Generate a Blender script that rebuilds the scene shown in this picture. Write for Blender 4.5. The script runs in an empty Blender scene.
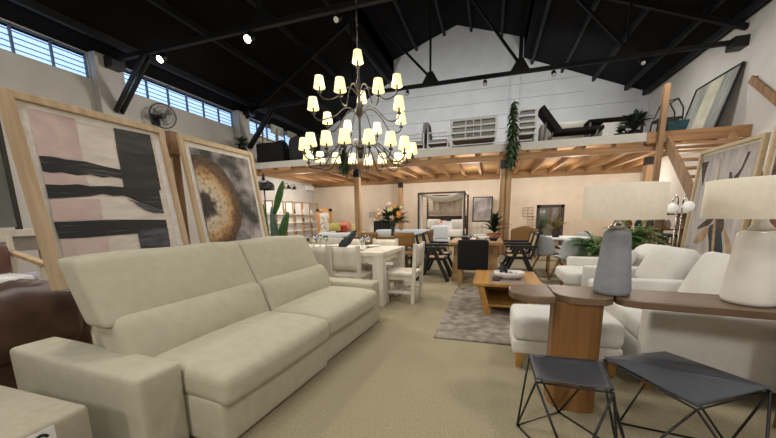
import bpy, bmesh, math, random
from mathutils import Vector, Matrix, Euler
random.seed(7)
C = bpy.context.scene.collection
scene = bpy.context.scene
PI = math.pi
V = Vector

# ------------------------------------------------------------------ camera
PX, PY, HC = 388.0, 272.0, 1.25
VX, VY = (-640.0, 233.0), (490.0, 214.0)
FL = math.sqrt(-((VX[0]-PX)*(VY[0]-PX)+(VX[1]-PY)*(VY[1]-PY)))
dX = -V((VX[0]-PX, VX[1]-PY, FL)).normalized()
dY = V((VY[0]-PX, VY[1]-PY, FL)).normalized()
dZ = -dX.cross(dY)
if dZ.y > 0: dZ = -dZ
def ray(x, y):
    c = V((x-PX, y-PY, FL)); return V((dX.dot(c), dY.dot(c), dZ.dot(c)))
O = V((0, 0, HC))
def atz(x, y, z=0.0):
    d = ray(x, y); return O + d*((z-HC)/d.z)
def aty(x, y, Y):
    d = ray(x, y); return O + d*(Y/d.y)
def atx(x, y, X):
    d = ray(x, y); return O + d*(X/d.x)
def onplane(x, y, P, N):
    d = ray(x, y); return O + d*((P-O).dot(N)/d.dot(N))
def proj(p):
    q = V(p)-O; c = dX*q.x + dY*q.y + dZ*q.z
    return PX+FL*c.x/c.z, PY+FL*c.y/c.z

cd = bpy.data.cameras.new('camera'); cam = bpy.data.objects.new('camera', cd); C.objects.link(cam)
Rm = Matrix((dX, dY, dZ))          # world = Rm @ cam(x right, y down, z forward)
xb, yb, zb = Rm@V((1,0,0)), Rm@V((0,-1,0)), Rm@V((0,0,-1))
m3 = Matrix((xb, yb, zb)).transposed()
cam.matrix_world = Matrix.Translation(O) @ m3.to_4x4()
cd.sensor_width = 36; cd.lens = FL/776*36; cd.shift_y = (PY-219)/776; cd.shift_x = 0
cd.clip_start = 0.02; cd.clip_end = 200
scene.camera = cam

# ------------------------------------------------------------------ materials
def lin(c):
    return tuple(((x/255)/12.92 if x/255 <= .04045 else ((x/255+.055)/1.055)**2.4) for x in c) + (1.0,)
MATS = {}
def mat(name, col, rough=.7, col2=None, scale=20, bump=0, bscale=None, metal=0, emit=None, estr=0, stretch=None, spec=None, trans=0, detail=4, lo=.35, hi=.65):
    if name in MATS: return MATS[name]
    m = bpy.data.materials.new(name); m.use_nodes = True
    nt = m.node_tree; b = nt.nodes['Principled BSDF']
    b.inputs['Base Color'].default_value = lin(col); b.inputs['Roughness'].default_value = rough
    b.inputs['Metallic'].default_value = metal
    if spec is not None: b.inputs['Specular IOR Level'].default_value = spec
    if trans: b.inputs['Transmission Weight'].default_value = trans
    if emit: 
        b.inputs['Emission Color'].default_value = lin(emit); b.inputs['Emission Strength'].default_value = estr
    tc = nt.nodes.new('ShaderNodeTexCoord'); mp = nt.nodes.new('ShaderNodeMapping')
    nt.links.new(tc.outputs['Object'], mp.inputs[0])
    if stretch: mp.inputs['Scale'].default_value = stretch
    if col2 is None: col2 = tuple(max(0, c*.93) for c in col)
    n = nt.nodes.new('ShaderNodeTexNoise'); n.inputs['Scale'].default_value = scale; n.inputs['Detail'].default_value = detail
    nt.links.new(mp.outputs[0], n.inputs['Vector'])
    r = nt.nodes.new('ShaderNodeValToRGB'); r.color_ramp.elements[0].color = lin(col); r.color_ramp.elements[1].color = lin(col2)
    r.color_ramp.elements[0].position = lo; r.color_ramp.elements[1].position = hi
    nt.links.new(n.outputs['Fac'], r.inputs[0]); nt.links.new(r.outputs[0], b.inputs['Base Color'])
    if bump:
        n2 = nt.nodes.new('ShaderNodeTexNoise'); n2.inputs['Scale'].default_value = bscale or scale*4; n2.inputs['Detail'].default_value = 3
        nt.links.new(mp.outputs[0], n2.inputs['Vector'])
        bp = nt.nodes.new('ShaderNodeBump'); bp.inputs['Strength'].default_value = bump; bp.inputs['Distance'].default_value = .01
        nt.links.new(n2.outputs['Fac'], bp.inputs['Height']); nt.links.new(bp.outputs[0], b.inputs['Normal'])
    MATS[name] = m; return m
def wood(name, c1, c2, axis='z', rough=.5, scale=3.0):
    if name in MATS: return MATS[name]
    st = {'x': (.08, 1, 1), 'y': (1, .08, 1), 'z': (1, 1, .08)}[axis]
    return mat(name, c1, rough, c2, scale=scale*6, stretch=st, bump=.08, bscale=scale*20, detail=6, lo=.3, hi=.7)

SOFA = mat('beige_fabric', (181,176,156), .95, (174,169,148), 14, .35, 11)
CARPET = mat('carpet', (161,150,123), 1.0, (136,126,100), 90, .3, 300, detail=8)
WALLW = mat('white_paint', (196,192,186), .85, (188,184,178), 2, .05, 30)
WALLU = mat('cool_paint', (190,190,190), .85, (182,182,182), 2, .05, 30)
WALLB = mat('warm_paint', (222,209,193), .85, (214,201,184), 2, .05, 30)
ROOF = mat('roof_black', (11,11,13), .9, (8,8,10), 3, spec=.2)
STEEL = mat('dark_steel', (27,28,31), .65, (22,23,26), 8, spec=.3)
BLACK = mat('black_paint', (20,20,22), .45, (14,14,16), 8)
BLKF = mat('black_fabric', (18,18,20), .95, (12,12,14), 60, .2, 400)
CHAR = mat('charcoal_felt', (52,55,62), .48, (46,48,55), 40, .04, 300)
OAKZ = wood('oak_frame', (196,172,140), (172,146,114), 'z')
OAKY = wood('oak_rail', (196,168,128), (170,140,100), 'y')
AGED = wood('aged_timber', (150,116,82), (114,84,58), 'z', .65, 2)
AGEDX = wood('aged_timber_across', (164,124,84), (126,90,58), 'x', .65, 2)
PINE = wood('pine_beam_depth', (164,126,84), (122,88,54), 'y', .65, 2)
PINEX = wood('pine_beam_across', (160,122,80), (120,86,52), 'x', .65, 2)
PINEZ = wood('pine_post', (190,156,116), (152,118,80), 'z', .65, 2)
DECK = wood('pine_deck', (188,148,100), (152,112,70), 'x', .7, 2)
WALNUT = wood('walnut_panel', (150,106,58), (96,62,30), 'z', .45, 2.2)
WALNUTX = wood('walnut_top', (122,98,76), (96,74,56), 'x', .4, 2.2)
HONEY = wood('honey_wood', (186,140,72), (146,102,46), 'y', .45, 2)
DOAK = wood('dining_oak', (176,142,98), (146,112,72), 'y', .5, 2)
BROWNW = wood('brown_wood', (138,104,66), (106,76,46), 'x', .5, 2)
WHITEW = wood('white_wood', (226,220,208), (208,200,186), 'z', .5, 2)
WFAB = mat('white_fabric', (216,214,208), .95, (211,208,201), 20, .06, 400)
GFAB = mat('grey_fabric', (150,150,150), .95, (134,134,136), 60, .2, 400)
LEATH = mat('brown_leather', (92,66,50), .5, (70,48,37), 6, .15, 60)
LAMPG = mat('grey_ceramic', (142,146,153), .7, (135,139,146), 30, .3, 120, stretch=(1,1,1))
LAMPW = mat('white_ceramic', (238,233,227), .3, (232,226,218), 6)
SHADE = mat('linen_shade', (226,217,198), .95, (221,211,190), 40, .08, 500)
CHROME = mat('chrome', (200,196,188), .25, (190,186,178), 8, metal=1)
WHITE = mat('white_plastic', (232,230,226), .5)
GREYP = mat('grey_shell', (196,200,206), .5, (188,192,198), 8)
PAPER = mat('white_paper', (236,236,236), .9)
INK = mat('ink', (22,22,22), .8)
GREEN = mat('leaf_green', (98,142,66), .55, (62,104,46), 8)
DGREEN = mat('dark_leaf', (44,72,36), .6, (28,52,28), 12)
CACT = mat('cactus_green', (62,104,44), .6, (40,76,34), 14, .2, 60)
BLUEG = mat('blue_green_leaf', (104,128,122), .6, (84,110,104), 8)
BROWN = mat('dark_brown', (60,42,32), .6, (44,30,24), 8)
TERRA = mat('terracotta', (166,106,64), .8, (146,90,52), 8)
TEAL = mat('teal_glaze', (28,70,80), .4, (22,58,68), 8)
GLASSC = mat('clear_glass', (235,240,242), .05, trans=.9)
ORANGE = mat('orange_petal', (236,164,84), .8, (222,140,60), 20)
PINK = mat('pale_petal', (236,206,180), .8, (226,184,160), 20)
RED = mat('red_cloth', (168,60,48), .9, (150,48,40), 20)
BLUEF = mat('pale_blue_fabric', (222,228,234), .95, (212,220,228), 30)
RUGM = mat('mottled_rug', (152,142,130), 1.0, (110,99,89), 9, .3, 200, detail=10, lo=.36, hi=.64)
CANE = mat('woven_cane', (206,178,132), .8, (176,146,100), 120)
RATT = mat('rattan', (156,118,70), .8, (126,90,50), 60, .3, 120)
SLATE = mat('slate_grey', (112,116,114), .6, (104,108,106), 4)
SHADEON = mat('lit_shade', (250,236,190), .8, emit=(255,240,180), estr=.85)
LED = mat('lit_led', (255,255,250), .5, emit=(255,250,240), estr=14)
DAY = mat('daylit_pane', (150,190,235), .6, (190,220,250), 1.2, emit=(176,212,255), estr=1.25)
MIRROR = mat('mirror_glass', (210,210,210), .06, (205,205,205), 4, metal=1)

# ------------------------------------------------------------------ mesh builder
class MB:
    def __init__(s): s.v=[]; s.f=[]; s.sm=[]; s.mi=[]; s.M=Matrix(); s.cur=0
    def add(s, vs, fs, smooth=False):
        o = len(s.v); s.v += [s.M@V(p) for p in vs]
        for f in fs: s.f.append([i+o for i in f]); s.sm.append(smooth); s.mi.append(s.cur)
        return s
    def box(s, x0,x1,y0,y1,z0,z1):
        vs=[(x,y,z) for z in (z0,z1) for y in (y0,y1) for x in (x0,x1)]
        return s.add(vs, [(0,2,3,1),(4,5,7,6),(0,1,5,4),(2,6,7,3),(0,4,6,2),(1,3,7,5)])
    def hexa(s, b, t):   # bottom quad, top quad
        return s.add(list(b)+list(t), [(3,2,1,0),(4,5,6,7),(0,1,5,4),(1,2,6,5),(2,3,7,6),(3,0,4,7)])
    def bar(s, p, q, w, h, up=(0,0,1)):
        p=V(p); q=V(q); d=(q-p).normalized(); u=V(up)
        if abs(d.dot(u))>.98: u=V((0,1,0))
        a=d.cross(u).normalized()*w/2; b=a.cross(d).normalized()*h/2
        return s.hexa([p-a-b,p+a-b,p+a+b,p-a+b],[q-a-b,q+a-b,q+a+b,q-a+b])
    def tube(s, pts, r, n=8, closed=False):
        pts=[V(p) for p in pts]; k=len(pts); rs = r if isinstance(r,(list,tuple)) else [r]*k
        vs=[]; prev=None
        for i,p in enumerate(pts):
            if closed: d=pts[(i+1)%k]-pts[i-1]
            else: d=pts[min(i+1,k-1)]-pts[max(i-1,0)]
            d.normalize()
            if prev is None:
                u=V((0,0,1)) if abs(d.z)<.9 else V((1,0,0)); a=d.cross(u).normalized()
            else:
                a=prev-d*prev.dot(d)
                a = a.normalized() if a.length>1e-6 else d.orthogonal().normalized()
            prev=a; b=d.cross(a)
            for j in range(n):
                t=2*PI*j/n; vs.append(p+(a*math.cos(t)+b*math.sin(t))*rs[i])
        fs=[]
        for i in range(k if closed else k-1):
            i2=(i+1)%k
            for j in range(n):
                j2=(j+1)%n; fs.append((i*n+j,i*n+j2,i2*n+j2,i2*n+j))
        s.add(vs,fs,True)
        if not closed:
            o=len(s.v)-len(vs)
            for base in (0,(k-1)*n): s.f.append([o+base+j for j in range(n)]); s.sm.append(False); s.mi.append(s.cur)
        return s
    def lathe(s, prof, c=(0,0,0), n=24, sx=1, sy=1):
        vs=[]; fs=[]; k=len(prof)
        for r,z in prof:
            for j in range(n):
                t=2*PI*j/n; vs.append((c[0]+max(r,1e-4)*math.cos(t)*sx, c[1]+max(r,1e-4)*math.sin(t)*sy, c[2]+z))
        for i in range(k-1):
            for j in range(n):
                j2=(j+1)%n; fs.append((i*n+j,i*n+j2,(i+1)*n+j2,(i+1)*n+j))
        return s.add(vs,fs,True)
    def prism(s, poly, z0, z1):
        k=len(poly); vs=[(p[0],p[1],z0) for p in poly]+[(p[0],p[1],z1) for p in poly]
        fs=[list(range(k))[::-1], list(range(k,2*k))]+[(i,(i+1)%k,(i+1)%k+k,i+k) for i in range(k)]
        return s.add(vs,fs)
    def plate(s, poly, th):   # poly in 3d, extruded along vector th
        k=len(poly); th=V(th); vs=[V(p) for p in poly]+[V(p)+th for p in poly]
        fs=[list(range(k))[::-1], list(range(k,2*k))]+[(i,(i+1)%k,(i+1)%k+k,i+k) for i in range(k)]
        return s.add(vs,fs)
    def grid(s, fn, nu, nv, smooth=True, wrap=False):
        vs=[fn(i/nu, j/nv) for i in range(nu+1) for j in range(nv+1)]
        fs=[(i*(nv+1)+j,(i+1)*(nv+1)+j,(i+1)*(nv+1)+j+1,i*(nv+1)+j+1) for i in range(nu) for j in range(nv)]
        return s.add(vs,fs,smooth)
    def sheet(s, fn, nu, nv, th):   # grid with thickness along vector th
        th=V(th); n=(nu+1)*(nv+1)
        a=[V(fn(i/nu,j/nv)) for i in range(nu+1) for j in range(nv+1)]
        vs=a+[p+th for p in a]; w=nv+1; fs=[]
        for i in range(nu):
            for j in range(nv):
                q=(i*w+j,(i+1)*w+j,(i+1)*w+j+1,i*w+j+1); fs.append(q); fs.append(tuple(x+n for x in q[::-1]))
        for i in range(nu):
            fs.append((i*w,i*w+n,(i+1)*w+n,(i+1)*w)); e=i*w+nv; fs.append((e,e+w,e+w+n,e+n))
        for j in range(nv):
            fs.append((j,j+1,j+1+n,j+n)); e=nu*w+j; fs.append((e,e+n,e+1+n,e+1))
        return s.add(vs,fs,True)
    def soft(s, c, size, r=.04, puff=(0,0,0), n=8, fn=None):
        h=[x/2 for x in size]; r=min(r,min(h)*.95); cube={}; vs=[]; fs=[]
        def par(k):
            hk=h[k]; rr=min(r,hk*.95)
            inner=[-hk+rr+(2*(hk-rr))*i/n for i in range(n+1)]
            e=[rr*.15, rr*.5]
            return [-hk]+[-hk+x for x in e]+inner+[hk-x for x in e[::-1]]+[hk]
        P=[par(k) for k in range(3)]; N=[len(x) for x in P]
        def vid(i,j,k):
            key=(i,j,k)
            if key in cube: return cube[key]
            p=V((P[0][i],P[1][j],P[2][k])); q=V([max(-(h[a]-min(r,h[a]*.95)),min(h[a]-min(r,h[a]*.95),p[a])) for a in range(3)])
            d=p-q
            if d.length>1e-9: p=q+d.normalized()*r
            u=[p[a]/h[a] for a in range(3)]
            for a in range(3):
                b,e=(a+1)%3,(a+2)%3
                p[a]+= puff[a]*u[a]*(1-min(1,abs(u[b]))**2)*(1-min(1,abs(u[e]))**2)
            p=p+V(c)
            if fn: p=V(fn(p))
            cube[key]=len(vs); vs.append(p); return cube[key]
        a,b,d=N
        for i in range(a-1):
            for j in range(b-1):
                fs.append((vid(i,j,0),vid(i,j+1,0),vid(i+1,j+1,0),vid(i+1,j,0)))
                fs.append((vid(i,j,d-1),vid(i+1,j,d-1),vid(i+1,j+1,d-1),vid(i,j+1,d-1)))
        for i in range(a-1):
            for k in range(d-1):
                fs.append((vid(i,0,k),vid(i+1,0,k),vid(i+1,0,k+1),vid(i,0,k+1)))
                fs.append((vid(i,b-1,k),vid(i,b-1,k+1),vid(i+1,b-1,k+1),vid(i+1,b-1,k)))
        for j in range(b-1):
            for k in range(d-1):
                fs.append((vid(0,j,k),vid(0,j,k+1),vid(0,j+1,k+1),vid(0,j+1,k)))
                fs.append((vid(a-1,j,k),vid(a-1,j+1,k),vid(a-1,j+1,k+1),vid(a-1,j,k+1)))
        return s.add(vs,fs,True)
    def ball(s, c, r, n=12, sc=(1,1,1)):
        prof=[(r*math.sin(PI*i/n), -r*math.cos(PI*i/n)) for i in range(n+1)]
        o=len(s.v); s.lathe(prof,(0,0,0),n*2)
        for i in range(o,len(s.v)):
            pass
        # rescale and move
        Minv=s.M.inverted()
        for i in range(o,len(s.v)):
            p=Minv@s.v[i]; s.v[i]=s.M@V((c[0]+p.x*sc[0],c[1]+p.y*sc[1],c[2]+p.z*sc[2]))
        return s
    def leaf(s, p, d, L, w, droop=.3, seg=4, side=None):
        p=V(p); d=V(d).normalized()
        a = V(side) if side else d.cross(V((0,0,1)))
        if a.length<1e-3: a=V((1,0,0))
        a.normalize(); vs=[]; fs=[]
        for i in range(seg+1):
            t=i/seg; q=p+d*L*t+V((0,0,-droop*L*t*t)); ww=w/2*math.sin(PI*min(1,.08+.92*t))**.8 if t<1 else .001
            nb = a.cross(d)*(ww*.25)
            vs += [q-a*ww+nb, q, q+a*ww+nb]
        for i in range(seg):
            o=i*3; fs += [(o,o+1,o+4,o+3),(o+1,o+2,o+5,o+4)]
        return s.add(vs,fs,True)

def root_of(o):
    while o.parent: o=o.parent
    return o
def build(name, mb, m, parent=None, world=False, bev=0, label=None, solid=True):
    me=bpy.data.meshes.new(name); vs=mb.v
    if parent is not None and world:
        r=root_of(parent); inv=(Matrix.Translation(r.location)@r.rotation_euler.to_matrix().to_4x4()).inverted()
        vs=[inv@p for p in vs]
    loc=None
    if parent is None:
        xs=[p.x for p in vs]; ys=[p.y for p in vs]; zs=[p.z for p in vs]
        loc=V(((min(xs)+max(xs))/2,(min(ys)+max(ys))/2,min(zs))); vs=[p-loc for p in vs]
    me.from_pydata([tuple(p) for p in vs],[],mb.f)
    ms = m if isinstance(m,(list,tuple)) else [m]
    for x in ms: me.materials.append(x)
    for i,p in enumerate(me.polygons): p.use_smooth=mb.sm[i]; p.material_index=mb.mi[i]
    if solid:
        b=bmesh.new(); b.from_mesh(me); bmesh.ops.recalc_face_normals(b,faces=b.faces); b.to_mesh(me); b.free()
    o=bpy.data.objects.new(name,me); C.objects.link(o)
    if parent is not None: o.parent=parent
    else: o.location=loc
    if bev:
        md=o.modifiers.new('bevel','BEVEL'); md.width=bev; md.segments=2; md.limit_method='ANGLE'
    if label: o['label']=label
    return o
def thing(name, label, cat, loc=(0,0,0), rz=0, group=None):
    o=bpy.data.objects.new(name,None); C.objects.link(o); o.empty_display_size=.1
    o.location=V(loc); o.rotation_euler=(0,0,rz); o['label']=label; o['category']=cat
    if group: o['group']=group
    return o
def tag(o, label, cat, group=None, kind=None):
    o['label']=label; o['category']=cat
    if group: o['group']=group
    if kind: o['kind']=kind
    return o
def struct(name, mb, m, bev=0, label=None, cat=None):
    o=build(name,mb,m,bev=bev); o['kind']='structure'
    o['label']=label or name.replace('_',' '); o['category']=cat or name.split('_')[0]
    return o
def dup(root, loc, rz, label=None, group=None, scale=None):
    r=root.copy(); C.objects.link(r); r.location=V(loc); r.rotation_euler=(0,0,rz)
    if label: r['label']=label
    if group: r['group']=group
    for ch in list(root.children):
        c=ch.copy(); C.objects.link(c); c.parent=r
        for g in list(ch.children):
            d=g.copy(); C.objects.link(d); d.parent=c
    return r
def B(*a): return MB().box(*a)

# ------------------------------------------------------------------ the setting
XL, XR, YB, YF = -9.5, 5.95, 16.5, -3.0
struct('floor', B(XL-.3,XR+.3,YF-.3,YB+.3,-.2,0), CARPET)
# gable wall: pale warm below the mezzanine, cool white boarding above
gable=[(XL-.3,-0.0),(XR+.3,-0.0),(XR+.3,5.85),(1.15,7.95),(1.15,8.75),(-1.75,9.75),(-4.75,8.7),(-4.75,7.85),(XL-.3,5.2)]
w=MB(); w.plate([(x,YB,z) for x,z in gable],(0,.25,0))
ow=struct('wall_back', w, [WALLU])
b=MB(); b.box(XL,XR,YB-.02,YB,0,3.0)
struct('trim_1', b, WALLB, label='warm cream wall lining below the mezzanine', cat='trim')
g=MB()
for z in (3.9,4.5,5.1,5.7,6.3,6.9):
    g.box(-8.5 if z<6 else -7+ (z-6)*1.2, 5.6 if z<5.9 else 3.6, YB-.012, YB, z, z+.012)
struct('trim_2', g, mat('board_gap',(120,120,120)), label='thin board joints on the upper back wall', cat='trim')
g=MB(); g.box(0.62,.66,YB-.05,YB,3.3,8.6); g.box(1.08,1.12,YB-.05,YB,3.3,7.8)
struct('trim_3', g, WALLU, label='upright wall seams on the upper back wall', cat='trim')
w=MB()
wins=[(-2.5,6.02),(6.85,10.75),(11.5,15.4)]; zb,zt=4.69,5.27
w.box(XL-.25,XL,YF,YB,0,zb); w.box(XL-.25,XL,YF,YB,zt,5.29)
e=[YF]+[y for a in wins for y in a]+[YB]
for i in range(0,len(e),2): w.box(XL-.25,XL,e[i],e[i+1],zb,zt)
struct('wall_left', w, WALLW)
w=MB(); w.box(XR,XR+.25,YF,YB,0,5.95)
struct('wall_right', w, WALLW)
w=MB(); w.plate([(x,YF-.2,z) for x,z in gable],(0,.2,0)); struct('wall_front', w, WALLW)
prof=[(XL-.3,5.12),(-4.75,8.0),(-4.75,8.75),(-1.75,9.72),(1.15,8.78),(1.15,7.95),(XR+.3,5.86)]
c=MB(); c.plate([(x,YF-.2,z) for x,z in prof]+[(x,YF-.2,z+.2) for x,z in prof[::-1]],(0,YB-YF+.45,0))
struct('ceiling', c, ROOF)
# pilasters on the left wall
for i,(y0,y1) in enumerate(((6.04,6.6),(10.77,11.35))):
    struct('trim_%d'%(4+i), B(XL,XL+.22,y0,y1,0,5.30), WALLW, bev=.01, label='white pilaster between high windows', cat='trim')
WINF=mat('window_frame',(96,108,128),.6)
for i,(y0,y1) in enumerate(wins):
    f=MB(); n=max(2,round((y1-y0)/.66))
    for k in range(n+1):
        y=y0+(y1-y0)*k/n; f.box(XL-.12,XL-.05,y-.014,y+.014,zb,zt)
    for z in (zb+.012,zt-.012): f.box(XL-.12,XL-.05,y0,y1,z-.012,z+.012)
    for k in range(1,5):
        z=zb+(zt-zb)*k/5; f.box(XL-.10,XL-.07,y0,y1,z-.006,z+.006)
    t=struct('window_%d'%(i+1), f, WINF, label='high louvred window strip on the left wall', cat='window')
    p=build('pane', B(XL-.2,XL-.14,y0,y1,zb,zt), DAY, t, world=True)
# ---- roof steel
def roofz(x):
    if x<-4.75: return 5.12+(x-(XL-.3))*(8.0-5.12)/(-4.75-XL+.3)
    if x<-1.75: return 8.75+(x+4.75)*.97/3
    if x<1.15: return 9.72-(x+1.75)*.94/2.9
    return 7.95-(x-1.15)*(2.09)/(XR+.3-1.15)
for i,x in enumerate((-8.9,-7.6,-6.3,-5.0,-3.6,-2.3,-1.1,.2,1.5,2.7,3.9,5.1,5.75)):
    p=B(x-.05,x+.05,YF+.01,YB-.03,roofz(x)-.2,roofz(x)-.03 if abs(x+1.75)>3 else roofz(x)-.06)
    tag(build('roof_purlin',p,STEEL),'dark steel purlin running front to back under the black roof','roof beam','roof purlins')
for nm,Y,lab in (('near',6.4,'nearer dark steel roof truss carrying two glowing spotlights'),('far',11.2,'farther dark steel roof truss in front of the upper white wall')):
    t=thing('roof_truss',lab,'roof truss',(XL+.22,Y,5.0))
    zt_=5.22 if nm=='near' else 5.42
    build('tie_beam',MB().bar((XL+.22,Y,zt_),(XR,Y,zt_),.1,.1),STEEL,t,world=True)
    for x in (-4.7,-2.0,.7,3.4):
        g=MB(); g.plate([(x-.3,Y-.02,zt_),(x+.3,Y-.02,zt_),(x+.08,Y-.02,zt_+.38),(x-.08,Y-.02,zt_+.38)],(0,.04,0))
        build('gusset_plate',g,STEEL,t,world=True)
        h=MB().bar((x,Y,zt_+.05),(x,Y,roofz(x)-.2),.06 if x!=.7 else .11,.06)
        build('hanger',h,STEEL,t,world=True)
    for a,bx in () if nm=='near' else ((.7,-2.0),(3.4,.7),(-4.7,-6.8),(-2,-4.7)):
        build('diagonal',MB().bar((a,Y,zt_+.2),(bx,Y,roofz(bx)-.25),.07,.07),STEEL,t,world=True)
    if nm=='far': build('rafter',MB().bar((XL+.2,Y,roofz(XL+.2)-.26),(-4.8,Y,roofz(-4.8)-.26),.1,.12),STEEL,t,world=True)
    if nm=='far': build('rafter',MB().bar((1.2,Y,roofz(1.2)-.26),(XR,Y,roofz(XR)-.26),.1,.12),STEEL,t,world=True)
    k=MB().bar((XL+.24,Y-.07,4.0),(XL+1.45,Y-.07,zt_-.08),.06,.1); k.bar((XL+.24,Y+.07,4.0),(XL+1.45,Y+.07,zt_-.08),.06,.1)
    build('knee_brace',k,BLACK,t,world=True)
    k=MB().box(XL+.22,XL+.5,Y-.16,Y+.16,zt_-.22,zt_+.04); build('bearing_shoe',k,BLACK,t,world=True)
    if nm=='far':
        build('bearing_shoe',MB().box(XR-.3,XR,Y-.16,Y+.16,5.25,5.5),BLACK,t,world=True)
# ---- spotlights on the trusses
def spot(px,py,Y,lab,on,group=None):
    p=aty(px,py,Y); top=5.17 if Y<8 else 5.37; p.z=min(p.z,top-.12)
    t=thing('track_spotlight',lab,'spotlight',(p.x,Y,p.z),0,group)
    d=V((0,-.75,-.65)).normalized()
    k=MB(); k.tube([V((0,0,0))-d*.1,V((0,0,0))+d*.08],.085 if on else .06,12); build('lamp_can',k,BLACK,t)
    k=MB(); k.tube([(0,0,.02),(0,0,top-p.z)],.012,6); k.tube([(-.07,0,0),(.07,0,0)],.01,6); build('bracket',k,BLACK,t)
    k=MB(); k.tube([V((0,0,0))+d*.08,V((0,0,0))+d*.088],.075 if on else .05,12); build('lens',k,LED if on else WHITE,t)
    return p
on_spots=[spot(162,58,6.4,'glowing spotlight on the nearer truss, closest to the left windows',True),
          spot(249,35,6.4,'glowing spotlight on the nearer truss, upper left of the chandelier',True)]
spot(337,9,6.4,'unlit spotlight on the nearer truss, above the chandelier',False)
for px,py,l in ((407,93,'small black spotlight on the far truss just right of the chandelier'),(485,82,'small black spotlight on the far truss between its two gusset plates'),(554,71,'small black spotlight on the far truss right of the thick hanger'),(643,58,'small black spotlight on the far truss near the timber post')):
    spot(px,py,11.2,l,False)

# ---- mezzanine
YM=10.5
mz=thing('mezzanine','timber mezzanine floor with grey white fascia across the back of the showroom','mezzanine',(XL,YM,2.7))
build('fascia',B(XL+.01,3.82,YM-.05,YM,3.05,3.27),mat('fascia_paint',(190,186,176),.7),mz,world=True)
build('fascia_timber',B(3.82,XR-.01,YM-.06,YM+.04,3.0,3.27),AGEDX,mz,world=True)
build('deck',B(XL+.01,XR-.01,YM,YB-.03,3.19,3.25),DECK,mz,world=True)
build('front_beam',B(XL+.01,XR-.01,YM+.05,YM+.2,2.82,2.99),PINEX,mz,world=True)
build('rear_beam',B(XL+.01,XR-.01,YB-.2,YB-.03,2.86,3.19),PINEX,mz,world=True)
x=XL+.4
while x<XR-.1:
    build('joist',B(x-.04,x+.04,YM+.02,YB-.2,2.99,3.19),PINE,mz,world=True); x+=.72
# ---- timber posts
def post(name,lab,x,y,z0,z1,w,bracket=True,d=None):
    t=thing(name,lab,'post',(x,y,z0)); d=d or w
    b=MB()
    if w>.25:
        b.box(-w/2,-w*.06,-d/2,d/2,0,z1-z0-.25); b.box(w*.06,w/2,-d/2,d/2,0,z1-z0-.25); b.box(-w*.06,w*.06,-d*.35,d*.35,0,z1-z0-.25)
    else: b.box(-w/2,w/2,-d/2,d/2,0,z1-z0-(.25 if bracket else 0))
    build('shaft',b,PINEZ if bracket else AGED,t,bev=.006)
    if bracket: build('bracket',MB().box(-w/2-.01,w/2+.01,-d/2-.01,d/2+.01,z1-z0-.25,z1-z0),BLACK,t)
    return t
post('timber_post','timber post with black bracket behind the chandelier',-4.42,10.62,0,2.82,.19)
post('timber_post','thick triple timber post with black bracket below the hanging greenery',.41,10.62,0,2.82,.32)
qq=aty(647,185,13.0); post('timber_post','timber post with black bracket behind the grey ceramic lamp',qq.x,13.0,0,2.99,.24)
post('timber_post','slim timber post near the back wall behind the bouquet',-4.3,15.9,0,2.86,.2)
post('timber_post','tall brown timber post rising past the mezzanine edge at right',4.07,10.3,0,4.35,.12,False,.12)
# ---- stair
st=thing('stair','brown timber open staircase going down from the mezzanine at right','stair',(4.3,7.4,0))
s0,s1=V((4.2,10.28,3.1)),V((4.2,7.3,.1))
n=14
build('stringer',MB().bar(s0+V((0,0,-.1)),s1,.06,.26),AGED,st,world=True)
build('stringer',MB().bar(s0+V((1.25,0,-.1)),s1+V((1.25,0,0)),.06,.26),AGED,st,world=True)
for i in range(1,n):
    p=s0.lerp(s1,i/n); build('tread',MB().box(4.22,5.43,p.y-.13,p.y+.12,p.z-.05,p.z),AGEDX,st,world=True)
hr=MB().bar((5.87,10.3,4.15),(5.87,7.0,2.95),.05,.14); 
a,b_=atx(751,79,5.88),atx(790,111,5.88)
hr=MB().bar(a,b_,.05,.16); hr.box(5.88,5.95,a.y-.12,a.y-.06,a.z-.05,a.z+.02); hr.box(5.88,5.95,b_.y-.05,b_.y+.05,b_.z-.08,b_.z+.02)
tag(build('handrail',hr,AGED),'sloping brown timber handrail on the right wall','handrail')

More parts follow.
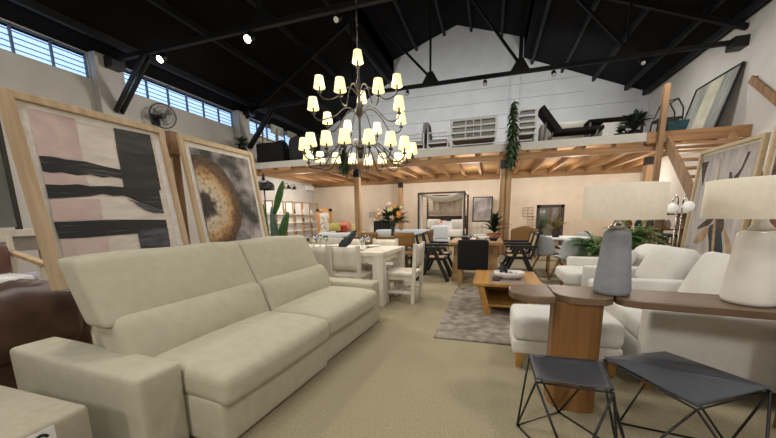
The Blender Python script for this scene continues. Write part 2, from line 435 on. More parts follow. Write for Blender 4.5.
# ------------------------------------------------------------------ foreground beige sofa
sf=thing('sofa','long beige fabric two seat sofa with raised headrests in the left foreground','sofa',(-1.36,1.2,0),-.065)
for y0,y1,xo in ((.0,1.045,.05),(1.055,2.1,.015)):
    b=MB().soft((-.45+xo,(y0+y1)/2,.16),(.9,y1-y0,.28),.03,n=4); build('base',b,SOFA,sf)
for y0,y1,xo in ((-.24,-.01,-.19),(2.1,2.33,-.01)):
    b=MB().soft((-.6+xo,(y0+y1)/2,.25),(1.2,y1-y0,.5),.03,(.0,.008,.008),n=6); build('arm',b,SOFA,sf)
for i,(y0,y1,xo) in enumerate(((.0,1.045,.02),(1.055,2.09,.0))):
    def sag(p):
        if p.x>-.1: p.z-= (p.x+.1)*.12
        return p
    b=MB().soft((-.36+xo,(y0+y1)/2,.365),(.86,y1-y0,.18),.05,(.012,.006,.028),n=8,fn=sag)
    cu=build('seat_cushion',b,SOFA,sf)
    pts=[(-.36+xo+.43-.012,y0+.05+(y1-y0-.1)*k/8,.335-.01*math.sin(PI*k/8)) for k in range(9)]
    build('piping',MB().tube(pts,.006,6),SOFA,cu)
    dy=.03
    la=y0-.07 if i==0 else y0
    def lean(p,k=.42,z0=.42,x0=0): return (p.x-(p.z-z0)*k, p.y, p.z)
    b=MB().soft((-.62,(la+y1)/2,.55),(.26,y1-la+.005,.32),.06,(.055,.0,.01),n=8,fn=lambda p: (p.x-(p.z-.42)*.36,p.y,p.z))
    build('lumbar_cushion',b,SOFA,sf)
    ya,yb=(y0-.11,y1+.005) if i==0 else (y0-.0,y1-.06)
    b=MB().soft((-.735,(ya+yb)/2,.85),(.2,yb-ya,.39),.035,(.03,.0,.01),n=8,fn=lambda p: (p.x-(p.z-.70)*.5, p.y, p.z+.015*math.sin(p.y*9)*(p.z-.7)))
    build('head_cushion',b,SOFA,sf)
b=MB().soft((-.97,1.06,.49),(.16,2.06,.86),.03,n=6,fn=lambda p:(p.x-(p.z-.5)*.12,p.y,p.z)); build('back_panel',b,SOFA,sf)
for x,y in ((-.08,-.2),(-.08,2.25),(-1.0,-.2),(-1.0,2.25)):
    build('foot',MB().box(x-.03,x+.03,y-.03,y+.03,0,.06),BLACK,sf)

# ottoman at the lower left corner
ot=thing('ottoman','beige fabric ottoman with a paper tag in the lower left corner','ottoman',(-2.1,.45,0))
b=MB().soft((-2.07,.44,.25),(.84,.78,.42),.025,(0,0,.006),n=5); build('body',b,mat('tan_fabric',(172,164,146),.95,(166,157,138),30,.1,400),ot,world=True)
for x in (-2.4,-1.74):
    for y in (.12,.76): build('foot',MB().box(x-.025,x+.025,y-.025,y+.025,0,.05),BLACK,ot,world=True)
xp=-1.648
A=[atx(20,438,xp),atx(54,424,xp),atx(58,440,xp)]
y1=A[1].y; z1=A[1].z-.004; y0=y1-.13; z0=z1-.19
pt=build('price_tag',MB().box(xp-.004,xp-.001,y0,y1,z0,z1),PAPER,ot,world=True,label='white paper tag with a black curved mark')
cx,cz=(y0+y1)/2+.02,z1-.045
pts=[(xp,cx+.022*math.cos(t),cz+.028*math.sin(t)) for t in [PI*(.15+1.5*k/14) for k in range(15)]]
build('printed_mark',MB().tube(pts,.006,6),INK,pt,world=True)

# brown leather chesterfield behind the beige sofa
ch=thing('chesterfield_sofa','brown leather rolled arm sofa standing behind the beige sofa','sofa',(-3.5,.9,0))
b=MB().soft((-3.55,.85,.22),(.85,1.7,.36),.06,n=5); build('base',b,LEATH,ch,world=True)
def pleat(p): 
    k=.016*math.sin(p.x*38+p.y*3); return (p.x,p.y+k*.5,p.z+k)
b=MB().soft((-3.55,1.58,.5),(.9,.32,.5),.15,(0,.02,.02),n=14,fn=pleat); build('rolled_arm',b,LEATH,ch,world=True)
b=MB().soft((-3.55,.1,.5),(.9,.3,.5),.14,(0,.02,.02),n=10,fn=pleat); build('rolled_arm',b,LEATH,ch,world=True)
b=MB().soft((-3.2,.85,.52),(.32,1.6,.5),.15,(.02,0,.02),n=14,fn=lambda p:(p.x,p.y,p.z+.012*math.sin(p.y*40))); build('rolled_back',b,LEATH,ch,world=True)
b=MB().soft((-3.66,.85,.43),(.6,1.2,.16),.06,(0,0,.02),n=6); build('seat_cushion',b,LEATH,ch,world=True)
for x in (-3.9,-3.2):
    for y in (.1,1.6): build('foot',MB().lathe([(0,0),(.03,0),(.025,.05),(.0,.05)],(x,y,0),10),BROWN,ch,world=True)

# ---- framed paintings on the timber rack
def frame_rails(t,P,fw,mw,depth,wm_m,mat_m,dback=0):
    # P(u,v,d) in metres-normalised coordinates 0..1; fw,mw fractions (u,v)
    def quad(u0,u1,v0,v1,d0,d1): return MB().hexa([P(u0,v0,d0),P(u1,v0,d0),P(u1,v1,d0),P(u0,v1,d0)],[P(u0,v0,d1),P(u1,v0,d1),P(u1,v1,d1),P(u0,v1,d1)])
    f=MB()
    for a in ((0,fw[0],0,1),(1-fw[0],1,0,1),(fw[0],1-fw[0],0,fw[1]),(fw[0],1-fw[0],1-fw[1],1)):
        u0,u1,v0,v1=a; f.hexa([P(u0,v0,-dback),P(u1,v0,-dback),P(u1,v1,-dback),P(u0,v1,-dback)],[P(u0,v0,depth),P(u1,v0,depth),P(u1,v1,depth),P(u0,v1,depth)])
    build('frame',f,wm_m,t,world=True,bev=.003)
    build('mat_board',quad(fw[0],1-fw[0],fw[1],1-fw[1],.004,depth*.45),mat_m,t,world=True)
    return quad
MATB=mat('mat_board',(240,235,228),.85)
NT=V((1,0,.137)).normalized()
def mk(y0,y1,z0,z1,xb,xt,N):
    def P(u,v,d): return V((xb+(xt-xb)*v, y0+(y1-y0)*u, z0+(z1-z0)*v))+N*d
    return P
P1=mk(1.30,2.31,.80,2.045,-2.70,-2.87,NT)
t=thing('framed_painting','big oak framed abstract painting with pink, cream and black blocks behind the beige sofa','painting',(-2.7,1.8,.8))
quad=frame_rails(t,P1,(.045,.04),(.05,.05),.05,OAKZ,MATB,.045)
APINK=mat('paint_pink',(202,180,174),.8,(188,164,160),9,detail=8); ACREAM=mat('paint_cream',(220,210,200),.8,(200,188,178),5,detail=8,stretch=(1,1,4))
AGREY=mat('paint_dark_grey',(62,62,64),.7,(46,46,48),6,detail=8,stretch=(1,.6,3)); ABLK=mat('paint_black',(24,24,26),.6,(112,110,110),7,detail=8,stretch=(1,.35,7),lo=.58,hi=.8)
ASLATE=mat('paint_slate',(84,88,96),.7,(40,42,48),5,detail=8,stretch=(1,1,5))
art=build('canvas',quad(.10,.90,.09,.92,.02,.026),ACREAM,t,world=True)
P0=P1(.5,.5,.027)
def smooth(pts,k=5):
    o=[]; n=len(pts)
    for i in range(n):
        a,b,c,d=[V(pts[(i+j)%n]+(0,)) for j in (-1,0,1,2)]
        for j in range(k):
            t_=j/k; q=.5*((2*b)+(c-a)*t_+(2*a-5*b+4*c-d)*t_*t_+(3*b-a-3*c+d)*t_**3); o.append((q.x,q.y))
    return o
def apoly(pts,m,lift,par,nm,P0=P0,N=NT,clip=None,sm=False):
    if sm or nm=='feather_stroke': pts=smooth(pts)
    q=[onplane(x,y,P0+N*lift,N) for x,y in pts]
    return build(nm,MB().plate(q,N*.0012),m,par,world=True)
k5=lambda p:[(x/3.875,100+y/3.875) for x,y in p]
k0=lambda p:[(x/3.875,200+y/3.875) for x,y in p]
apoly(k5([(105,30),(290,72),(303,140),(322,232),(150,216)]),APINK,0,art,'pink_block')
apoly(k5([(165,276),(330,292),(345,330),(175,327)])+[], APINK,0,art,'pink_block')
apoly(k5([(190,384),(385,384)])+k0([(398,72),(205,84)]),APINK,0,art,'pink_block')
apoly(k0([(228,150),(420,146),(425,230),(250,235)]),APINK,0,art,'pink_block')
apoly(k5([(440,108),(580,135),(598,215),(453,195)]),AGREY,.001,art,'dark_block')
apoly(k5([(453,195),(598,215),(624,350),(480,342),(470,280)]),mat('paint_charcoal',(36,36,38),.7,(50,50,52),5,stretch=(1,.6,3)),.001,art,'dark_block')
apoly(k5([(150,216),(200,219),(255,230),(330,238),(400,256),(468,270),(474,304),(430,296),(400,300),(350,288),(300,292),(240,280),(200,282),(165,276)]),ABLK,.002,art,'brush_stroke')
apoly(k5([(175,327),(240,330),(300,326),(350,334),(420,333),(480,338),(615,345),(632,428),(585,412),(540,396),(500,378),(480,370),(440,372),(400,364),(350,372),(300,376),(240,380),(188,381)]),ABLK,.002,art,'brush_stroke')
apoly(k5([(490,384),(540,398),(585,414),(634,430),(636,438)])+k0([(637,50),(600,50),(565,40),(535,22),(510,0)]),ASLATE,.003,art,'brush_stroke')
apoly(k0([(208,86),(300,82),(420,76),(643,76),(650,118),(540,128),(420,138),(330,146),(228,150)]),ABLK,.002,art,'brush_stroke')
apoly(k0([(534,128),(552,112),(600,106),(650,110),(662,190),(662,235),(556,240)]),ASLATE,.003,art,'brush_stroke')

P2=mk(2.47,3.475,.80,2.045,-2.70,-2.87,NT)
t=thing('framed_print','oak framed print of a cut tree trunk with growth rings behind the beige sofa','picture',(-2.7,2.97,.8))
quad=frame_rails(t,P2,(.045,.04),(.05,.05),.035,OAKZ,MATB,.0)
m=bpy.data.materials.new('tree_ring_print'); m.use_nodes=True; nt=m.node_tree; bs=nt.nodes['Principled BSDF']; bs.inputs['Roughness'].default_value=.7
nb=nt.nodes.new('ShaderNodeTexNoise'); nb.inputs['Scale'].default_value=2.6; nb.inputs['Detail'].default_value=6
tc=nt.nodes.new('ShaderNodeTexCoord'); nt.links.new(tc.outputs['Object'],nb.inputs['Vector'])
rp=nt.nodes.new('ShaderNodeValToRGB'); el=rp.color_ramp.elements
el[0].position=.42; el[0].color=lin((44,42,46)); el[1].position=.60; el[1].color=lin((176,168,170))
nt.links.new(nb.outputs['Fac'],rp.inputs[0]); nt.links.new(rp.outputs[0],bs.inputs['Base Color'])
art=build('print_sheet',quad(.10,.90,.09,.92,.02,.026),m,t,world=True)
# trunk slice as its own printed shape with rings around its heart
def tree_mat(center):
    m=bpy.data.materials.new('trunk_rings'); m.use_nodes=True; nt=m.node_tree; bs=nt.nodes['Principled BSDF']; bs.inputs['Roughness'].default_value=.7
    tc=nt.nodes.new('ShaderNodeTexCoord'); mp=nt.nodes.new('ShaderNodeMapping'); mp.inputs['Location'].default_value=-center
    nt.links.new(tc.outputs['Object'],mp.inputs[0])
    nz=nt.nodes.new('ShaderNodeTexNoise'); nz.inputs['Scale'].default_value=16; nz.inputs['Detail'].default_value=8; nt.links.new(mp.outputs[0],nz.inputs['Vector'])
    ln=nt.nodes.new('ShaderNodeVectorMath'); ln.operation='LENGTH'; nt.links.new(mp.outputs[0],ln.inputs[0])
    ad=nt.nodes.new('ShaderNodeMath'); ad.operation='MULTIPLY_ADD'; ad.inputs[1].default_value=.15; nt.links.new(nz.outputs['Fac'],ad.inputs[0]); nt.links.new(ln.outputs['Value'],ad.inputs[2])
    r=nt.nodes.new('ShaderNodeValToRGB'); e=r.color_ramp.elements
    e[0].position=.06; e[0].color=lin((38,32,30)); e[1].position=.62; e[1].color=lin((60,46,34))
    for p,c in ((.185,(58,50,46)),(.21,(140,122,104)),(.24,(208,196,178)),(.29,(198,178,150)),(.34,(206,184,152)),(.385,(192,158,114)),(.43,(166,124,78)),(.475,(104,74,48))):
        x=e.new(p); x.color=lin(c)
    nt.links.new(ad.outputs[0],r.inputs[0])
    sn=nt.nodes.new('ShaderNodeMath'); sn.operation='SINE'; ml=nt.nodes.new('ShaderNodeMath'); ml.operation='MULTIPLY'; ml.inputs[1].default_value=190
    nt.links.new(ad.outputs[0],ml.inputs[0]); nt.links.new(ml.outputs[0],sn.inputs[0])
    mx=nt.nodes.new('ShaderNodeMix'); mx.data_type='RGBA'; mx.blend_type='MULTIPLY'; mx.inputs[0].default_value=.07
    n3=nt.nodes.new('ShaderNodeTexNoise'); n3.inputs['Scale'].default_value=28; n3.inputs['Detail'].default_value=6; nt.links.new(mp.outputs[0],n3.inputs['Vector'])
    r3=nt.nodes.new('ShaderNodeValToRGB'); r3.color_ramp.elements[0].position=.36; r3.color_ramp.elements[0].color=lin((120,100,84)); r3.color_ramp.elements[1].position=.5; r3.color_ramp.elements[1].color=(1,1,1,1)
    nt.links.new(n3.outputs['Fac'],r3.inputs[0]); m3_=nt.nodes.new('ShaderNodeMix'); m3_.data_type='RGBA'; m3_.blend_type='MULTIPLY'; m3_.inputs[0].default_value=.55
    nt.links.new(r.outputs[0],m3_.inputs[6]); nt.links.new(r3.outputs[0],m3_.inputs[7]); nt.links.new(m3_.outputs[2],mx.inputs[6]); nt.links.new(sn.outputs[0],mx.inputs[7]); nt.links.new(mx.outputs[2],bs.inputs['Base Color'])
    return m
Pc=P2(.5,.5,.027)
hc=onplane(205,205,Pc,NT)
outl=[(186.5,153),(196,155),(206,158),(217,164),(226,174),(234,186),(239,200),(242,214),(241,226),(236,236),(228,245),(218,252),(200,258),(186.5,256)]
q=[onplane(x,y,Pc,NT) for x,y in outl]
u0=P2(.10,0,0).y+.004; q=[V((p.x,max(p.y,u0),p.z)) for p in q]
build('trunk_slice',MB().plate(q,NT*.001),tree_mat(hc-root_of(art).location),art,world=True)

rk=thing('display_rack','timber display rack holding the two large oak framed pictures','rack',(-3.0,2.4,0))
for y in (1.95,2.525,3.3):
    build('post',MB().box(-3.02,-2.96,y-.04,y+.04,0,1.95 if y!=2.525 else 2.09),AGED,rk,world=True)
ps=MB()
for k in range(9): ps.box(-2.962,-2.955,2.43,2.475,.9+.105*k,.995+.105*k)
ps.box(-2.975,-2.962,2.425,2.49,.9,1.84)
build('slat_strip',ps,mat('cream_slat',(244,232,196),.7),rk,world=True)
for z in (.84,1.9):
    x=-2.70+(z-.8)/1.245*(-.17)
    build('rail',MB().box(-2.96,-2.92,1.5,3.42,z-.03,z+.03),BROWNW,rk,world=True)
    for y in (1.6,2.1,2.7,3.3): build('hanger',MB().box(-2.92,x-.03,y-.015,y+.015,z-.01,z+.01),CHROME,rk,world=True)
# wall fan
fc=atx(163,116,-9.1)
fn=thing('wall_fan','black caged wall fan mounted on the left wall above the gap between the two pictures','fan',(fc.x,fc.y,fc.z-.3))
R_=.33; ax=V((.9,-.42,-.1)).normalized(); a1=ax.cross(V((0,0,1))).normalized(); a2=a1.cross(ax)
def ring(r,o,tr): return [fc+ax*o+(a1*math.cos(2*PI*k/28)+a2*math.sin(2*PI*k/28))*r for k in range(28)], tr
g=MB()
for r,o,tr in ((R_,0,.012),(R_*.97,.07,.006),(R_*.97,-.07,.006),(R_*.7,.085,.005),(R_*.45,.09,.005)):
    pts,_=ring(r,o,tr); g.tube(pts,tr,6,True)
for k in range(24):
    d=a1*math.cos(2*PI*k/24)+a2*math.sin(2*PI*k/24)
    g.tube([fc+ax*.1+d*.05,fc+ax*.085+d*R_*.7,fc+ax*.05+d*R_*.98,fc-ax*.05+d*R_*.98,fc-ax*.09+d*.06],.003,4)
build('cage',g,BLACK,fn,world=True)
g=MB()
for k in range(3):
    th=2*PI*k/3; d=a1*math.cos(th)+a2*math.sin(th); e=a1*math.cos(th+.7)+a2*math.sin(th+.7)
    g.plate([fc+d*.05,fc+d*.27,fc+e*.27+ax*.03,fc+e*.05+ax*.02],ax*.004)
build('blades',g,mat('fan_blade',(120,124,128),.3),fn,world=True)
build('motor',MB().tube([fc-ax*.2,fc+ax*.06],.07,14),BLACK,fn,world=True)
g=MB(); g.tube([fc-ax*.15,V((XL+.05,fc.y+.05,fc.z-.05))],.03,8); g.box(XL,XL+.06,fc.y-.06,fc.y+.16,fc.z-.2,fc.z+.1)
build('wall_arm',g,BLACK,fn,world=True)

# ---- far left corner behind the chesterfield
t=thing('grey_panel','tall slate grey panel with dark edge leaning at the far left','panel',(-6.2,2.2,1.15))
build('board',MB().box(-6.25,-6.2,.6,2.72,1.18,2.6),SLATE,t,world=True)
build('edge_trim',MB().box(-6.26,-6.19,2.72,2.77,1.15,2.62),BLACK,t,world=True)
t=thing('sideboard','long pale sideboard below the slate grey panel at far left','sideboard',(-6.3,1.8,0))
build('top',MB().box(-6.6,-6.0,.4,3.2,1.06,1.15),WHITEW,t,world=True)
build('body',MB().box(-6.55,-6.06,.5,3.1,.86,1.06),mat('shaded_body_grey',(150,144,138),.6),t,world=True)  # shadow band below the top is put into this grey
for y in (.55,3.05): build('leg',MB().box(-6.5,-6.1,y-.03,y+.03,0,.86),WHITEW,t,world=True)
t=thing('lounge_chair','white framed lounge chair with pale wooden arms at the far left edge','chair',(-4.9,1.9,0))
fr=MB()
for y in (1.5,2.11):
    fr.bar((-5.0,y,0),(-5.04,y,1.09),.055,.055); fr.bar((-4.55,y,0),(-4.55,y,.80),.05,.05); fr.bar((-5.0,y,.5),(-4.52,y,.5),.04,.04)
fr.bar((-5.04,1.5,1.07),(-5.04,2.11,1.07),.05,.06); fr.bar((-5.02,1.5,.84),(-5.02,2.11,.84),.04,.05)
fr.bar((-4.55,1.5,.5),(-4.55,2.11,.5),.04,.04)
build('frame',fr,WHITEW,t,world=True)
for y in (1.5,2.11): build('armrest',MB().bar((-5.06,y,.93),(-4.44,y,.80),.075,.04),OAKY,t,world=True,bev=.006)
build('seat_cushion',MB().soft((-4.8,1.8,.62),(.5,.54,.16),.05,(0,0,.02),n=5),WHITE,t,world=True)
build('back_cushion',MB().soft((-4.96,1.8,.86),(.1,.52,.3),.04,(.02,0,0),n=5),mat('maroon_fabric',(116,84,74),.95),t,world=True)
LIL=mat('lilac_fabric',(176,170,186),.95,(160,154,172),40)
t=thing('pouf','lilac grey cushioned pouf beside the pale lounge chair at far left','ottoman',(-4.9,2.5,0))
build('cushion',MB().soft((-4.95,2.5,.54),(.9,.6,.2),.05,(0,0,.01),n=5),LIL,t,world=True)
build('base',MB().box(-5.35,-4.55,2.25,2.75,0,.45),WHITEW,t,world=True)

# ------------------------------------------------------------------ console table with two lamps
ct=thing('console_table','walnut console table with rounded overlapping top and broad panel leg at right','table',(1.0,2.25,0))
ZC=.75
def rnd(pts): return pts
topL=[(.40,2.10),(.30,2.075),(.22,2.10),(.165,2.16),(.14,2.25),(.145,2.34),(.18,2.41),(.26,2.45),(.40,2.46),(.40,2.24)]
build('top_end',MB().prism(topL,ZC-.045,ZC),WALNUTX,ct,world=True,bev=.006)
topM=[(.405,2.24),(.43,2.16),(.48,2.115),(.56,2.10),(.67,2.11),(.72,2.16),(.74,2.25),(.73,2.45),(.405,2.46)]
build('top_middle',MB().prism(topM,ZC-.045,ZC),WALNUTX,ct,world=True,bev=.004)
topR=[(.742,2.25),(.74,2.18),(.76,2.13),(.82,2.10),(1.35,2.03),(1.75,1.98),(2.0,2.0),(2.05,2.15),(2.0,2.32),(1.6,2.36),(.735,2.45)]
build('top_long',MB().prism(topR,ZC-.045,ZC),WALNUTX,ct,world=True,bev=.006)
pn=[(.405,2.30),(.41,2.20),(.44,2.145),(.50,2.12),(.60,2.112),(.665,2.13),(.68,2.19),(.67,2.27),(.55,2.30)]
build('panel_leg',MB().prism(pn,0,ZC-.045),WALNUT,ct,world=True,bev=.004)
pn=[(1.62,2.28),(1.62,2.14),(1.66,2.08),(1.74,2.06),(1.88,2.06),(1.93,2.12),(1.93,2.24),(1.81,2.3)]
build('panel_leg',MB().prism(pn,0,ZC-.045),WALNUT,ct,world=True,bev=.004)
def table_lamp(lab,c,rb,rt,h,m,sh_w,z0,z1,shc,grp):
    t=thing('table_lamp',lab,'lamp',(c[0],c[1],ZC),0,grp)
    prof=[(0,0),(rb-.02,0),(rb-.004,.006),(rb,.025)]+[(rb+(rt-rb)*k/6,.03+(h-.06)*k/6) for k in range(1,7)]+[(rt-.004,h-.012),(rt-.02,h),(0,h)]
    build('base',MB().lathe(prof,n=40),m,t)
    build('neck',MB().lathe([(0,h),(.05,h),(.05,h+.012),(.035,h+.03),(.022,h+.05),(.02,z1-ZC-.06),(0,z1-ZC-.06)],n=20),CHROME if m is LAMPG else WHITEW,t)
    dx,dy=shc[0]-c[0],shc[1]-c[1]
    s=MB(); s.lathe([(sh_w,z0-ZC),(sh_w*.985,z1-ZC),(sh_w*.97,z1-ZC),(sh_w*.955,z0-ZC),(sh_w,z0-ZC)],(dx,dy,0),64)
    build('lamp_shade',s,SHADE,t)
    sp=MB()
    for k in range(3):
        a=2*PI*k/3; sp.tube([(0,0,z1-ZC-.07),(dx+sh_w*.96*math.cos(a),dy+sh_w*.96*math.sin(a),z1-ZC-.02)],.003,5)
    build('shade_ring',sp,CHROME,t)
    build('bulb',MB().ball((0,0,z1-ZC-.09),.03,8),WHITE,t)
    return t
table_lamp('table lamp with matte grey ceramic base and wide linen shade on the console',(.738,2.27),.100,.070,.395,LAMPG,.205,1.205,1.405,(.75,2.27),'console lamps')
table_lamp('table lamp with glossy white ceramic base and wide linen shade at the right edge',(1.36,2.2),.112,.088,.39,LAMPW,.25,1.205,1.405,(1.37,2.2),'console lamps')

# ---- wire stools
def wire_stool(lab,top,bot,z,sag,ridge):
    cx=sum(p[0] for p in top)/4; cy=sum(p[1] for p in top)/4
    t=thing('wire_stool',lab,'stool',(cx,cy,0),0,'wire frame stools')
    T=[V((p[0],p[1],p[2])) for p in top]; Bt=[V((p[0],p[1],.006)) for p in bot]
    def f(u,v):
        p=T[0].lerp(T[1],u).lerp(T[3].lerp(T[2],u),v); s=16*u*(1-u)*v*(1-v)
        if ridge:
            p.z += (z-(T[1].z*.25+T[3].z*.25+z*.5))*4*u*(1-u)*4*v*(1-v)**1 *(1-abs(u-v))**1.5
        return p+V((0,0,-sag*s+.012))
    if ridge:
        def fl(u,v):
            e=T[0].lerp(T[2],u); sgn=v*2-1; tip=T[1] if sgn<0 else T[3]
            k=abs(sgn)*(1-abs(2*u-1)); b0=e
            # flap reaches its tip at mid ridge and follows the straight edges to both ends
            c_=T[0].lerp(tip,min(1,2*u)) if u<.5 else tip.lerp(T[2],2*u-1)
            w_=abs(sgn)**1.25
            q=b0.lerp(c_,abs(sgn)); q.z=b0.z+(c_.z-b0.z)*w_+.012
            return q
        build('sling_seat',MB().sheet(fl,16,16,(0,0,.006)),CHAR,t,world=True)
    else:
        build('sling_seat',MB().sheet(f,12,12,(0,0,.006)),CHAR,t,world=True)
    w=MB(); w.tube(T,.006,6,True); build('seat_rim',w,BLACK,t,world=True)
    w=MB(); w.tube(Bt,.006,6,True); build('floor_ring',w,BLACK,t,world=True)
    for k in range(4):
        w=MB(); w.tube([T[k],Bt[k]],.006,6); w.tube([Bt[k],T[(k+1)%4]],.006,6); build('wire_leg',w,BLACK,t,world=True)
z=.42
wire_stool('charcoal sling stool on black wire frame in front of the walnut panel leg',[(.25,1.63,z),(.58,1.62,z),(.62,1.94,z),(.25,1.93,z)],[(.42,1.50),(.69,1.80),(.46,2.08),(.2,1.87)],z,.03,0)
wire_stool('wider charcoal sling stool on black wire frame under the console at right',[(.65,2.0,z),(.99,1.79,.30),(1.27,1.83,z),(1.07,2.30,.375)],[(.72,1.72),(1.16,1.60),(1.26,2.0),(.78,2.06)],z,.0,.05)

# ---- white ottoman and armchairs behind the console
t=thing('footstool','white fabric footstool with short wooden legs behind the walnut panel leg','ottoman',(.6,3.0,0))
build('cushion',MB().soft((.6,2.88,.335),(.78,.46,.2),.05,(0,0,.015),n=6),WFAB,t,world=True)
build('base',MB().soft((.6,2.88,.18),(.77,.45,.11),.02,n=4),WFAB,t,world=True)
for x in (.27,.93):
    for y in (2.7,3.06): build('leg',MB().hexa([(x-.022,y-.022,0),(x+.022,y-.022,0),(x+.022,y+.022,0),(x-.022,y+.022,0)],[(x-.03,y-.03,.13),(x+.03,y-.03,.13),(x+.03,y+.03,.13),(x-.03,y+.03,.13)]),HONEY,t,world=True)
def armchair(lab,x0,y0,y1,depth,ah,bh,grp='white armchairs',prot=0):
    t=thing('armchair',lab,'armchair',(x0+depth/2,(y0+y1)/2,0),0,grp)
    build('base',MB().soft((x0+depth/2,(y0+y1)/2,.2),(depth-.04,y1-y0-.06,.22),.02,n=4),WFAB,t,world=True)
    for y in (y0+.07,y1-.07): build('arm',MB().soft((x0+depth/2,y,ah/2+.05),(depth,.15,ah-.1),.03,(0,.004,.004),n=5),WFAB,t,world=True)
    build('back',MB().soft((x0+depth-.12,(y0+y1)/2,bh/2+.05),(.2,y1-y0-.02,bh-.1),.05,n=5),WFAB,t,world=True)
    build('seat_cushion',MB().soft((x0+depth/2-.1-prot/2,(y0+y1)/2,.38),(depth-.24+prot,y1-y0-.32,.17),.05,(0,0,.02),n=6),WFAB,t,world=True)
    build('back_cushion',MB().soft((x0+depth-.30,(y0+y1)/2,.60),(.2,y1-y0-.33,.40),.09,(.05,0,.02),n=7,fn=lambda p:(p.x+(p.z-.45)*.35,p.y,p.z)),WFAB,t,world=True)
    for x in (x0+.06,x0+depth-.06):
        for y in (y0+.07,y1-.07): build('leg',MB().box(x-.025,x+.025,y-.025,y+.025,0,.1),HONEY,t,world=True)
    return t
armchair('white fabric armchair nearest the console, seen from its side',1.05,2.5,3.72,1.15,.60,.70)
armchair('white fabric armchair farther back, left of the grey ceramic lamp',1.16,4.5,5.55,1.1,.585,.72,prot=.2)
t=thing('slipper_chair','white armless chair between the two white armchairs, mostly hidden by the grey lamp','chair',(1.6,4.1,0))
build('base',MB().soft((1.62,4.1,.2),(.9,.62,.22),.02,n=4),WFAB,t,world=True); build('seat_cushion',MB().soft((1.56,4.1,.38),(.8,.6,.17),.05,(0,0,.02),n=5),WFAB,t,world=True)
build('back',MB().soft((2.02,4.1,.46),(.16,.62,.44),.05,n=5),WFAB,t,world=True)
for x in (1.22,2.0):
    for y in (3.85,4.35): build('leg',MB().box(x-.025,x+.025,y-.025,y+.025,0,.1),HONEY,t,world=True)
def pillow(lab,c,s,rz,tilt,m,grp=None,roll=0):
    b=MB(); b.M=Matrix.Translation(V(c))@Euler((roll,tilt,rz)).to_matrix().to_4x4()
    def pf(p):
        return p
    b.soft((0,0,0),s,min(s)*.45,(s[0]*.35,0,0),n=8)
    return tag(build('cushion',b,m),lab,'cushion',grp)
pillow('large white scatter cushion leaning on the armless chair behind the nearest armchair',(1.80,4.1,.67),(.15,.62,.44),.1,.45,WFAB)
pillow('large white scatter cushion in the nearest white armchair, beside the white lamp',(1.74,3.1,.69),(.15,.66,.46),0,.4,WFAB)
pillow('small white cushion lying in the farther white armchair',(1.72,5.0,.62),(.12,.4,.3),.05,.5,WFAB)

# ---- right hand leaning painting
NR=V((-1,0,.06)).normalized()
def PR(u,v,d): return V((3.36-.1*(1-v), 6.9+(5.55-6.9)*u, .45+(2.21-.45)*v))+NR*d
t=thing('framed_painting','pale framed painting with dark feathery strokes leaning at the right side','painting',(3.3,6.2,.45))
quad=frame_rails(t,PR,(.035,.03),(.05,.05),.06,mat('pale_oak',(212,190,152),.6),MATB)
art=build('canvas',quad(.07,.93,.06,.95,.028,.032),mat('paint_mist',(212,204,202),.8,(186,178,178),4,detail=8,stretch=(1,3,.8)),t,world=True)
Pr=PR(.5,.5,.033)
DKS=mat('paint_umber',(52,48,46),.7,(96,74,58),10,detail=8); SND=mat('paint_sand',(198,166,126),.8,(168,136,104),10); INKS=mat('paint_ink',(40,44,48),.7,(64,70,74),14,detail=6)
def rp_(pts,m,nm,l=0): return apoly(pts,m,l,art,nm,P0=Pr,N=NR,sm=True)
rp_([(703,160),(708,157),(713,156),(709,163),(706,172),(704,181),(702.5,186),(702,172)],DKS,'feather_stroke')
rp_([(749,150),(751,151),(746,163),(741,173),(736,181),(732,183),(734,177),(741,168)],DKS,'feather_stroke')
rp_([(730,172),(732,173),(733,178),(736,181),(733,186),(730,184),(729,178)],DKS,'feather_stroke')
rp_([(720,158),(721,158),(720,170),(718,184),(717,184),(719,170)],SND,'feather_stroke')
rp_([(694,243),(696,237),(702,231),(709,226),(711,227),(707,233),(703,240),(698,242)],SND,'feather_stroke')
rp_([(708,232),(710,226),(714,224),(718,226),(721,232),(722,244),(722,256),(720,263),(712,263),(708,258),(709,246)],INKS,'feather_stroke',.001)
rp_([(697,229),(700,225),(706,220),(713,214),(716,213),(713,220),(709,225),(703,227)],DKS,'feather_stroke')
rp_([(714,222),(717,216),(722,216),(724,222),(722,232),(718,230)],DKS,'feather_stroke',.0015)
rp_([(723,228),(725,229),(729,240),(731,250),(730,257),(727,254),(725,244)],SND,'feather_stroke')
rp_([(714,221),(716,221),(715,236),(713,256),(711,256),(712,238)],SND,'feather_stroke',.002)
ea=thing('easel','timber easel stand holding the leaning pale painting','easel',(3.6,6.2,0))
for y in (5.8,6.6): build('leg',MB().bar((3.25,y,0),(3.46,y,2.1),.05,.04),OAKZ,ea,world=True)
build('ledge',MB().box(3.16,3.34,5.6,6.85,.41,.45),OAKZ,ea,world=True)
build('rear_leg',MB().bar((3.95,6.2,0),(3.48,6.2,2.0),.05,.04),OAKZ,ea,world=True)
build('cross_bar',MB().bar((3.46,5.8,1.95),(3.46,6.6,1.95),.05,.04),OAKZ,ea,world=True)
t=thing('framed_painting','second pale framed picture at the right edge behind the white lamp shade','painting',(3.3,4.6,.45))
def PR2(u,v,d): return V((3.36-.1*(1-v), 5.42+(4.2-5.42)*u, .45+(2.26-.45)*v))+NR*d
quad=frame_rails(t,PR2,(.035,.03),(.05,.05),.06,mat('pale_oak',(212,190,152)),MATB)
build('canvas',quad(.07,.93,.06,.95,.028,.032),mat('paint_brick',(150,110,90),.8,(96,70,60),8,detail=8),t,world=True)
ea=thing('easel','timber easel stand behind the picture at the right edge','easel',(3.6,4.8,0))
